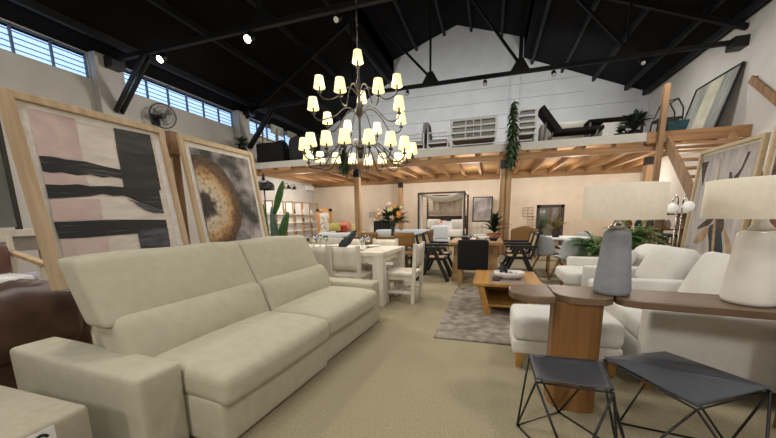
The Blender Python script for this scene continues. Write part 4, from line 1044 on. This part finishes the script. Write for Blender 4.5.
# framed art on a white chest
c0=aty(473,197,15.9); c1=aty(492,222,15.9)
t=thing('framed_art','black framed grey abstract art right of the canopy bed','picture',((c0.x+c1.x)/2,15.9,.88))
f=MB(); z0,z1=.9,c0.z
for a in ((c0.x,c0.x+.05,z0,z1),(c1.x-.05,c1.x,z0,z1),(c0.x,c1.x,z1-.05,z1),(c0.x,c1.x,z0,z0+.05)): f.box(a[0],a[1],15.87,15.92,a[2],a[3])
build('frame',f,BLACK,t,world=True); build('canvas',MB().box(c0.x+.04,c1.x-.04,15.89,15.91,z0+.04,z1-.04),mat('grey_abstract',(176,170,168),.8,(110,106,112),2.4,detail=5),t,world=True)
t=thing('chest','white chest of drawers under the black framed art','chest',((c0.x+c1.x)/2,15.9,0))
xm=(c0.x+c1.x)/2
build('body',MB().box(xm-.5,xm+.5,15.65,16.15,.06,.88),WHITEW,t,world=True)
for k in range(3):
    d=build('drawer',MB().box(xm-.47,xm+.47,15.63,15.65,.1+.26*k,.33+.26*k),WHITEW,t,world=True); build('knob',MB().ball((xm,15.62,.22+.26*k),.02,6),BROWN,d,world=True)
for s in (-.45,.45): build('foot',MB().box(xm+s-.03,xm+s+.03,15.7,16.1,0,.06),WHITEW,t,world=True)
# rattan sideboard and dark mirror
t=thing('rattan_bench','brown rattan bench with high back right of the thick timber post','bench',(.95,9.6,0))
build('seat',MB().soft((.95,9.6,.38),(.72,.6,.14),.04,n=3),RATT,t,world=True); build('back',MB().soft((.95,9.88,.62),(.72,.09,.44),.04,n=8,fn=lambda p:(p.x,p.y,p.z+(.06*math.cos((p.x-.95)*6) if p.z>.7 else 0))),RATT,t,world=True)
for x in (.64,1.26):
    for y in (9.36,9.86): build('leg',MB().box(x-.025,x+.025,y-.025,y+.025,0,.33),RATT,t,world=True)
c0=aty(537,205,12.6); c1=aty(562,240,12.6)
t=thing('standing_mirror','large dark framed standing mirror behind the round table','mirror',((c0.x+c1.x)/2,12.6,0))
f=MB(); zt=c0.z; fw=.1
for a in ((c0.x,c0.x+fw,0,zt),(c1.x-fw,c1.x,0,zt),(c0.x,c1.x,zt-fw,zt),(c0.x,c1.x,0,fw)): f.box(a[0],a[1],12.56,12.62,a[2],a[3])
build('frame',f,BROWN,t,world=True); build('glass',MB().box(c0.x+fw-.01,c1.x-fw+.01,12.585,12.6,fw-.01,zt-fw+.01),MIRROR,t,world=True)
build('rear_strut',MB().bar(((c0.x+c1.x)/2,12.62,zt-.3),((c0.x+c1.x)/2,13.1,0),.05,.04),BROWN,t,world=True)
for i,(px,py) in enumerate(((528,212),(533,221))):
    q=aty(px,py,YB-.08); t=thing('wall_frame','thin %s wire frame hung on the back wall left of the dark mirror'%['upper','lower'][i],'wall decor',(q.x,YB-.06,q.z-.2),0,'wire wall frames')
    w_=MB(); w_.tube([(-.22,0,0),(.22,0,0),(.22,0,.4),(-.22,0,.4)],.012,5,True); build('outline',w_,mat('brass_wire',(150,130,104),.4),t)
    build('cross_wires',MB().tube([(-.22,0,.13),(.22,0,.13)],.008,5).tube([(-.22,0,.27),(.22,0,.27)],.008,5).tube([(0,0,0),(0,0,.4)],.008,5),mat('brass_wire',(150,130,104)),t)
    build('peg',MB().box(-.02,.02,0,.06,.36,.4),BROWN,t)
# right hand back: shelf, cabinet
t=thing('open_shelf','brown open shelf unit below the staircase at right','shelf',(3.5,8.9,0))
for x in (2.95,3.7,4.1): build('upright',MB().box(x-.025,x+.025,8.75,9.1,0,1.2),BROWNW,t,world=True)
for z in (.2,.52,.84,1.18): build('shelf_board',MB().box(2.95,4.1,8.75,9.1,z-.02,z+.02),BROWNW,t,world=True)
kk=0
for z in (.2,.52,.84):
    for x in (3.1,3.3,3.52,3.85):
        m_=cols[(kk*5+1)%8]; h=random.uniform(.14,.24)
        tag(build('ornament_jar',MB().lathe([(0,0),(.06,0),(.08,h*.5),(.04,h*.9),(.05,h),(0,h)],(x,8.92,z+.02),12),m_),'%s jar on the %s board of the brown open shelf, %s from the left'%(names[(kk*5+1)%8],{.2:'lowest',.52:'middle',.84:'upper'}[z],{3.1:'first',3.3:'second',3.52:'third',3.85:'fourth'}[x]),'jar','jars on the open shelf'); kk+=1
def bar_stool(lab,x,y):
    t=thing('bar_stool',lab,'stool',(x,y,0),0,'dark bar stools'); build('seat',MB().lathe([(0,.72),(.17,.72),(.18,.75),(.16,.78),(0,.78)],n=18),BLACK,t)
    for sx in (-1,1):
        for sy in (-1,1): build('leg',MB().tube([(sx*.18,sy*.18,0),(sx*.1,sy*.1,.72)],.014,6),BROWN,t)
bar_stool('dark bar stool below the stair, left one',3.05,8.25); bar_stool('dark bar stool below the stair, right one',3.6,8.2)

# ------------------------------------------------------------------ things up on the mezzanine
ZM=3.25
LG=mat('light_grey_metal',(206,206,202),.5)
def slat_sofa(nm,lab,x0,x1,y,zt,nv,nh=3,grp=None):
    t=thing(nm,lab,'bench' if x1-x0>1 else 'chair',((x0+x1)/2,y,ZM),0,grp)
    fr=MB(); fr.bar((x0,y,ZM),(x0,y-.05,zt),.05,.05,(0,1,0)); fr.bar((x1,y,ZM),(x1,y-.05,zt),.05,.05,(0,1,0))
    fr.bar((x0,y+.65,ZM),(x0,y+.65,ZM+.6),.05,.05,(0,1,0)); fr.bar((x1,y+.65,ZM),(x1,y+.65,ZM+.6),.05,.05,(0,1,0))
    for x in (x0,x1): fr.bar((x,y-.02,ZM+.58),(x,y+.68,ZM+.58),.05,.03)
    fr.bar((x0,y+.65,ZM+.25),(x1,y+.65,ZM+.25),.04,.05)
    build('frame',fr,LG,t,world=True)
    for k in range(nh+1): 
        z=ZM+.34+(zt-ZM-.36)*k/nh; build('slat',MB().bar((x0,y-.03-.02*k/nh,z),(x1,y-.03-.02*k/nh,z),.03,.055),LG,t,world=True)
    for k in range(1,nv): 
        x=x0+(x1-x0)*k/nv; build('upright',MB().bar((x,y-.02,ZM+.32),(x,y-.045,zt),.04,.03,(0,1,0)),LG,t,world=True)
    build('seat',MB().soft(((x0+x1)/2,y+.33,ZM+.36),(x1-x0-.08,.6,.14),.04,n=3),GFAB,t,world=True)
    for k in range(max(1,nv-1)): 
        w_=(x1-x0-.06)/max(1,nv-1); build('back_cushion',MB().soft((x0+.03+w_*(k+.5),y+.1,(ZM+.42+zt)/2),(w_-.02,.14,zt-ZM-.44),.05,n=4),GFAB,t,world=True)
q0,q1=aty(451,121,10.9),aty(497,117,10.9)
slat_sofa('slatted_bench','pale slatted outdoor sofa seen from behind on the mezzanine',q0.x,q1.x,10.9,q0.z,3)
q0,q1=aty(519,110,10.9),aty(537,112,10.9)
slat_sofa('slatted_armchair','pale slatted outdoor armchair on the mezzanine right of the greenery',q0.x,q1.x,10.9,q0.z,1,4)
def mez_chair(lab,px0,px1,py,flip):
    a,b_=aty(px0,py,11.0),aty(px1,py,11.0); t=thing('patio_chair',lab,'chair',((a.x+b_.x)/2,11.0,ZM),0,'patio chairs on the mezzanine'); w_=b_.x-a.x
    fr=MB()
    for y in (10.95,11.5):
        for x in (a.x,b_.x): fr.bar((x,y,ZM),(x,y,ZM+.62),.035,.035,(0,1,0))
        fr.bar((a.x,y,ZM+.62),(b_.x,y,ZM+.62),.035,.035); fr.bar((a.x,y,ZM+.3),(b_.x,y,ZM+.3),.035,.035)
    for x in (a.x,b_.x): fr.bar((x,10.95,ZM+.3),(x,11.5,ZM+.3),.035,.035)
    build('frame',fr,LG,t,world=True)
    xb_=a.x+.05 if flip else b_.x-.05
    build('backrest',MB().soft((xb_,11.22,ZM+.62),(.1,.5,.7),.045,n=4,fn=lambda p:(p.x+(-1 if flip else 1)*(p.z-ZM-.3)*.12,p.y,p.z)),GFAB,t,world=True)
    build('seat',MB().soft(((a.x+b_.x)/2,11.22,ZM+.36),(w_-.06,.5,.12),.04,n=3),GFAB,t,world=True)
mez_chair('grey cushioned patio chair on the mezzanine, right of the chandelier and facing left',405,424,140,False)
mez_chair('grey cushioned patio chair on the mezzanine, left of the slatted sofa and facing right',428,448,138,True)
def lounger(lab,Y,pts,grp):
    # pts: backrest top, hinge, foot (pixels on plane Y)
    a,h,f=[aty(x,y,Y) for x,y in pts]; t=thing('sun_lounger',lab,'lounger',((h.x+f.x)/2,Y,ZM),0,grp)
    W=.6
    bk=MB().hexa([(h.x,Y-W/2,h.z-.06),(h.x,Y+W/2,h.z-.06),(h.x+.14,Y+W/2,h.z),(h.x+.14,Y-W/2,h.z)],[(a.x,Y-W/2,a.z-.05),(a.x,Y+W/2,a.z-.05),(a.x+.13,Y+W/2,a.z+.05),(a.x+.13,Y-W/2,a.z+.05)])
    build('backrest',bk,BLKF,t,world=True,bev=.02)
    build('seat',MB().box(h.x-.02,f.x,Y-W/2,Y+W/2,h.z-.10,h.z),BLKF,t,world=True,bev=.02)
    for x in (h.x-.1,f.x-.15):
        for y in (Y-W/2+.04,Y+W/2-.04): build('leg',MB().bar((x,y,h.z-.08),(x-.06,y,ZM),.05,.05,(1,0,0)),BLACK,t,world=True)
    build('prop',MB().bar((h.x-.3,Y,ZM+.03),((a.x+h.x)/2,Y,(a.z+h.z)/2-.05),.05,.05),BLACK,t,world=True)
    build('rail',MB().box(h.x-.32,f.x,Y-.02,Y+.02,ZM+.02,ZM+.06),BLACK,t,world=True)
lounger('black sun lounger with raised back on the mezzanine',10.95,((538,110),(555,131.5),(601,131.5)),'black sun loungers')
q0,q1=aty(586,122,12.2),aty(642,117,12.2)
t=thing('daybed','low black daybed top on white crates farther back on the mezzanine','daybed',((q0.x+q1.x)/2,12.2,ZM))
build('top',MB().box(q0.x,q1.x,11.9,12.5,q0.z-.08,q0.z),BLKF,t,world=True,bev=.02)
for x in (q0.x+.06,q1.x-.06):
    for y in (11.95,12.45): build('leg',MB().box(x-.03,x+.03,y-.03,y+.03,ZM,q0.z-.08),BLACK,t,world=True)
q=aty(612,128,11.6)
tag(build('crate',MB().box(q.x-.3,q.x+.32,11.4,11.75,ZM,q.z+.12),WHITE,bev=.01),'white box under the black daybed on the mezzanine','box')
q=aty(590,128,13.2)
tag(build('beige_mat',MB().soft((2.9,13.4,(ZM+aty(580,123,13.4).z)/2),(2.6,.7,aty(580,123,13.4).z-ZM),.05,n=4),mat('beige_mat',(190,184,166),.9)),'long beige cushion pile behind the black sun lounger','cushion')
bpy.context.view_layer.update()
q=aty(640,112,11.2)
fern('spiky dark plant on the mezzanine left of the tall brown post',q.x-.05,11.3,ZM,.9,90,.6,.13,mat('dusky_leaf',(66,78,66),.7,(44,54,44),8),BLACK,(.2,1.5),fr=False,ph=.25,pr=.18,nm='potted_plant')
q=aty(622,126,10.8)
fern('low dark bushy plant on the mezzanine beside the white box',q.x,10.85,ZM,.35,30,.26,.08,DGREEN,BLACK,(.1,1.4),fr=False,ph=.12,pr=.16,nm='potted_plant')
a,b_=aty(664,123,10.85),aty(686,121,10.85)
t=thing('planter','teal trough planter at the right end of the mezzanine','planter',((a.x+b_.x)/2,10.85,ZM))
build('trough',MB().hexa([(a.x+.06,10.7,ZM),(b_.x-.06,10.7,ZM),(b_.x-.06,11.0,ZM),(a.x+.06,11.0,ZM)],[(a.x,10.66,a.z),(b_.x,10.66,a.z),(b_.x,11.04,a.z),(a.x,11.04,a.z)]),TEAL,t,world=True)
q=aty(668,108,11.5)
t=thing('metal_chair','black bentwood metal chair on the mezzanine behind the brown post','chair',(q.x,11.5,ZM))
w_=MB()
for y in (-.22,.22): w_.tube([(-.3,y,0),(-.26,y,.5),(-.1,y,.95),(.12,y,1.0),(.26,y,.75),(.28,y,0)],.02,6)
w_.tube([(-.1,-.22,.95),(-.1,.22,.95)],.02,6).tube([(.12,-.22,1.0),(.12,.22,1.0)],.02,6)
build('frame',w_,BLACK,t); build('seat',MB().box(-.26,.26,-.22,.22,.48,.54),BLACK,t)
# leaning picture on the right wall
p=[atx(697,90,XR-.06),atx(745,60.6,XR-.06)]; y1_,y0_,zt_=p[0].y,p[1].y,p[0].z
def P4(u,v,d): return V((XR-.45+.4*v, y1_+(y0_-y1_)*u, ZM+.003+(zt_-ZM)*v))+V((-.97,0,.24))*d
t=thing('framed_painting','large thin framed grey green painting leaning on the right wall above the mezzanine','painting',(XR-.3,(y0_+y1_)/2,ZM))
def q4(u0,u1,v0,v1,d0,d1): return MB().hexa([P4(u0,v0,d0),P4(u1,v0,d0),P4(u1,v1,d0),P4(u0,v1,d0)],[P4(u0,v0,d1),P4(u1,v0,d1),P4(u1,v1,d1),P4(u0,v1,d1)])
f=MB()
for a in ((0,.03,0,1),(.97,1,0,1),(.03,.97,0,.025),(.03,.97,.975,1)):
    h=q4(*a,0,.04); f.add(h.v,h.f)
build('frame',f,STEEL,t,world=True)
cv=build('canvas',q4(.03,.97,.025,.975,.005,.02),mat('grey_green_art',(150,152,146),.7,(120,122,116),2,stretch=(1,4,.6)),t,world=True)
build('pale_band',q4(.34,.66,.03,.97,.0205,.022),mat('pale_band',(186,182,160),.7,(160,156,136),3),cv,world=True)

# dark seating at the left of the mezzanine
t=thing('sofa','black sofa at the left end of the mezzanine','sofa',(-8.0,11.6,ZM))
a,b_=aty(257,146,11.0),aty(284,146,11.0)
build('base',MB().soft(((a.x+b_.x)/2,11.4,ZM+.22),(b_.x-a.x,.9,.36),.05,n=3),BLKF,t,world=True)
build('back',MB().soft(((a.x+b_.x)/2,11.0,ZM+.45),(b_.x-a.x,.2,.75),.07,n=4),BLKF,t,world=True)
for x in (a.x+.08,b_.x-.08): build('arm',MB().soft((x,11.4,ZM+.35),(.16,.9,.6),.05,n=3),BLKF,t,world=True)
tag(build('cushion',MB().ball((a.x+.75,11.5,ZM+.70),.32,8,(1,.5,1)),BLKF),'black rounded cushion on top of the black mezzanine sofa','cushion')
q=aty(306,148,11.4)
t=thing('round_chair','charcoal round back lounge chair on the mezzanine beside the black sofa','chair',(q.x,11.4,ZM))
CH2=mat('charcoal_fabric',(46,47,50),.9,(38,39,42),30)
build('shell',MB().soft((0,-.1,.52),(1.25,.6,1.0),.28,(0,.03,.02),n=6),CH2,t); build('seat',MB().soft((0,.4,.28),(1.1,.8,.5),.15,n=4),CH2,t)
for k,(px,py,w_) in enumerate(((277,124,.9),(292,129,.8),(305,135,.7))):
    q=atx(px,py,XL+.1); t=thing('leaning_picture',['pale framed picture on the mezzanine left wall, nearest','pale framed picture on the mezzanine left wall, middle one','pale framed picture on the mezzanine left wall, farthest'][k],'picture',(XL+.1,q.y,q.z-.5),0,'pale pictures on the left mezzanine wall')
    build('frame',MB().box(XL+.06,XL+.1,q.y-w_/2,q.y+w_/2,q.z-.45,q.z+.45),OAKZ,t,world=True)
    build('sheet',MB().box(XL+.1,XL+.105,q.y-w_/2+.05,q.y+w_/2-.05,q.z-.4,q.z+.4),mat('pale_green_sheet',(186,196,186),.8,(150,164,156),3,lo=.42,hi=.6),t,world=True)
    build('wall_hook',MB().box(XL,XL+.06,q.y-.03,q.y+.03,q.z+.3,q.z+.36),STEEL,t,world=True)
t=thing('storage_rack','pale timber rack on the mezzanine against the left windows','rack',(XL+.6,13.2,ZM))
for y in (11.7,12.7,13.7,14.7): build('upright',MB().box(XL+.5,XL+.56,y-.03,y+.03,ZM,roofz(XL+.5)-.5),PINEZ,t,world=True)
for z in (ZM+.6,ZM+1.25): build('rail',MB().box(XL+.44,XL+.5,11.6,14.8,z-.03,z+.03),PINE,t,world=True)
for k,(y,lab) in enumerate(((12.2,'white rolled duvet on the pale mezzanine rack, nearer one'),(13.2,'white rolled duvet on the pale mezzanine rack, farther one'))):
    tag(build('duvet_roll',MB().soft((XL+.27,y,ZM+.3),(.3,.7,.55),.13,n=4),WHITE),lab,'bedding','duvets on the mezzanine rack')
# hanging greenery
def vine(lab,x,y,z0,z1,r):
    y-=.06; t=thing('hanging_plant',lab,'plant',(x,y,z0)); b=MB()
    b.tube([(0,0,0),(.02,0,(z1-z0)*.5),(0,0,z1-z0)],.02,6); build('stem',b,BROWN,t)
    b=MB()
    for k in range(420):
        s=random.random(); a=random.uniform(0,6.28); e=random.uniform(-.9,.5); rr=r*(.55+.9*(1-abs(s-.4)/.6)*.6)
        d=V((math.cos(a)*math.cos(e),math.sin(a)*math.cos(e),math.sin(e))); b.leaf((0,0,s*(z1-z0)),d,rr*random.uniform(.5,1.2),.065,.4,3)
    build('foliage',b,GREEN if 0 else mat('vine_leaf',(70,94,58),.6,(48,64,40),10),t,solid=False)
q0,q1=aty(511,166,10.3),aty(511,103,10.3); vine('trailing green plant hanging over the mezzanine edge above the thick timber post',q0.x,10.3,q0.z,q1.z,.26)
q0,q1=aty(345,172,10.3),aty(345,144,10.3); vine('trailing green plant hanging over the mezzanine edge behind the chandelier',q0.x,10.3,q0.z,q1.z,.26)
q0,q1=aty(243,150,XL*-1+.0) if 0 else atx(242,150,XL+.35),atx(242,132,XL+.35)
fern('small dark plant on a bracket by the left wall pilaster',q0.x,q0.y,q0.z,.3,30,.45,.1,DGREEN,BLACK,(-.4,1.4),fr=False,ph=.2,pr=.14,nm='wall_plant')
tag(build('wall_bracket',MB().box(XL,q0.x+.12,q0.y-.1,q0.y+.1,q0.z-.05,q0.z)),'x','y') if 0 else None
tag(build('wall_bracket',MB().box(XL,q0.x+.16,q0.y-.1,q0.y+.1,q0.z-.05,q0.z),STEEL),'steel bracket holding the small dark plant on the left wall','bracket')

# ------------------------------------------------------------------ chandelier
CX,CY=-1.89,4.7
t=thing('chandelier','large three tier dark metal chandelier with many lit cream shades','chandelier',(CX,CY,2.1))
IRON=mat('dark_bronze',(58,52,46),.5,(44,40,36),8,metal=.4)
ztop=roofz(CX)-.2
build('stem',MB().lathe([(0,2.1),(.035,2.12),(.05,2.2),(.03,2.28),(.018,2.4),(.018,2.66),(.05,2.74),(.045,2.82),(.018,2.9),(.016,3.1),(.035,3.16),(.016,3.22),(.012,3.4),(0,3.42)],(CX,CY,0),14),IRON,t,world=True)
ch_=MB(); zz=3.58
while zz<ztop:
    ch_.tube([(CX,CY,zz),(CX,CY,min(ztop,zz+.3))],.009,6); zz+=.3
build('cable',ch_,IRON,t,world=True); build('ceiling_canopy',MB().lathe([(0,-.12),(.1,-.1),(.12,0),(0,.0)],(CX,CY,ztop),16),IRON,t,world=True)
def shade_at(parent,x,y,z):
    s=MB(); s.lathe([(.083,-.08),(.056,.08),(.053,.08),(.079,-.08),(.083,-.08)],(x,y,z),18)
    build('lamp_shade',s,SHADEON,parent,world=True)
    build('candle',MB().lathe([(0,-.14),(.03,-.14),(.03,-.125),(.012,-.11),(.012,-.02),(0,-.02)],(x,y,z),8),IRON,parent,world=True)
top=build('top_finial',MB().tube([(CX,CY,3.38),(CX,CY,3.60)],.014,6),IRON,t,world=True); shade_at(top,CX,CY,3.5)
def tier(R,z,hub,px):
    for (x,y,near) in px:
        best=None
        for k in range(1440):
            a=2*PI*k/1440; p=V((CX+R*math.cos(a),CY+R*math.sin(a),z))
            fr=(V((p.x,p.y,0)).length < V((CX,CY,0)).length)
            if fr!=bool(near): continue
            u,v=proj(p); d=abs(u-x)
            if best is None or d<best[0]: best=(d,a,p)
        _,a,p=best
        lo,hi=z-.4,z+.4
        for _i in range(30):
            m_=(lo+hi)/2
            if proj((p.x,p.y,m_))[1]>y: lo=m_
            else: hi=m_
        p.z=max(z-.12,min(z+.12,m_)); c,s=math.cos(a),math.sin(a)
        def q(r,dz): return V((CX+c*r,CY+s*r,hub+dz))
        zl=p.z-hub-.13
        ctrl=[q(.02,0),q(R*.18,.10),q(R*.34,.10),q(R*.52,.0),q(R*.70,min(-.05,zl-.06)),q(R*.88,zl-.09),q(R*.985,zl-.05),q(R,zl)]
        pts=[]
        for i in range(len(ctrl)-1):
            p0=ctrl[max(i-1,0)];p1=ctrl[i];p2=ctrl[i+1];p3=ctrl[min(i+2,len(ctrl)-1)]
            for j in range(4):
                tt=j/4; pts.append(.5*((2*p1)+(p2-p0)*tt+(2*p0-5*p1+4*p2-p3)*tt*tt+(3*p1-p0-3*p2+p3)*tt**3))
        pts.append(ctrl[-1])
        arm=build('arm',MB().tube(pts,.009,6),IRON,t,world=True); shade_at(arm,p.x,p.y,p.z)
tier(.56,3.06,2.98,[(318,82,0),(339.5,89,1),(362,97,0),(378,92,1),(399.6,79.5,0)])
tier(.66,2.73,2.70,[(312,103.5,1),(399,103,1),(327.5,118,0),(401,118,0),(347.6,126,0),(377,128,0)])
tier(.82,2.27,2.22,[(303,144,0),(310.5,139.5,1),(326,138,1),(344,136,1),(369,136.5,1),(390.6,138.5,1),(404.5,143,1),(412.5,148.5,0),(406.5,153,0),(398,158,0),(382,158.5,0),(368,160,0),(352.5,158.5,0),(336,158,0),(320,157,0),(308,154,0)])

# ------------------------------------------------------------------ lights
def light(kind,loc,energy,col=(1,.9,.76),size=.1,target=None,angle=70,name='lamp_or_fill',blend=.6):
    l=bpy.data.lights.new(name,kind); l.energy=energy; l.color=col
    if kind=='SPOT': l.spot_size=math.radians(angle); l.spot_blend=blend; l.shadow_soft_size=size
    elif kind=='POINT': l.shadow_soft_size=size
    elif kind=='AREA': l.size=size
    o=bpy.data.objects.new(name,l); C.objects.link(o); o.location=V(loc)
    if target is not None: o.rotation_euler=(V(target)-V(loc)).to_track_quat('-Z','Y').to_euler()
    return o
WARM=(1,.93,.83); NEU=(1,.96,.90)
# lit shop spotlights on the trusses (the two in view)
for p,tg in ((on_spots[0],(-2.2,2.6,.4)),(on_spots[1],(-1.0,3.6,.2))):
    light('SPOT',p+V((.1,-.15,-.2)),260,NEU,.08,tg,80)
# unseen wide spots added overhead for even ambient fill, pointing down
for x,y,e in ((-5.5,-.8,230),(-1.5,-.8,230),(2.5,-.8,240),(-6.5,3.2,270),(-2.2,2.8,170),(2.2,2.8,240),(-6.0,7.6,400),(-1.5,7.4,330),(3.0,7.4,400)):
    light('SPOT',(x,y,5.1),e,NEU,.35,(x,y,0),150,blend=1)
for x,tx in ((-1.2,-1.6),(1.8,1.3)): light('SPOT',(x,-2.4,3.3),200,NEU,.3,(tx,3.0,.7),100,blend=1)  # low fill spots added behind the camera to brighten fronts facing it
# unseen spots added to brighten the walls, no fixtures modelled
for x in (-6,-1.7,2.6): light('SPOT',(x,12.3,5.3),430,(.97,.99,1),.2,(x*.9,16.5,5.4),130,blend=1)
for x in (-7,-2.5,1.0,4.0): light('SPOT',(x,6.7,5.0),330,NEU,.2,(x,11.0,3.3),70,blend=1)  # unseen spots added to light the mezzanine furniture from the front
light('SPOT',(-7.2,13.4,2.7),200,WARM,.2,(XL,13.5,1.2),130,blend=1)  # unseen spot added to brighten the display shelf
for y in (3.2,7.5,12.5): light('SPOT',(-6.2,y,5.0),150,NEU,.2,(XL,y+.3,3.6),120,blend=1)
for y in (6.0,9.5,12.5): light('SPOT',(3.2,y,5.0),210,NEU,.2,(XR,y+.5,3.8),120,blend=1)
# unseen point lights in free air under the mezzanine, no fixtures
for x in (-7.0,-3.3,-.7,2.4,5.0):
    for y in (11.4,14.6): light('POINT',(x,y,2.35),62,WARM,.2)
# chandelier bulbs
for z,e in ((3.5,10),(3.05,20),(2.7,25),(2.3,40)): light('POINT',(CX,CY,z+.02),e,(1,.86,.62),.3)
w=bpy.data.worlds.new('sky'); scene.world=w; w.use_nodes=True
bg=w.node_tree.nodes['Background']; bg.inputs[0].default_value=(.55,.72,1,1); bg.inputs[1].default_value=1.0
scene.view_settings.view_transform='Standard'; scene.view_settings.look='None'; scene.view_settings.exposure=0.0; scene.view_settings.gamma=1
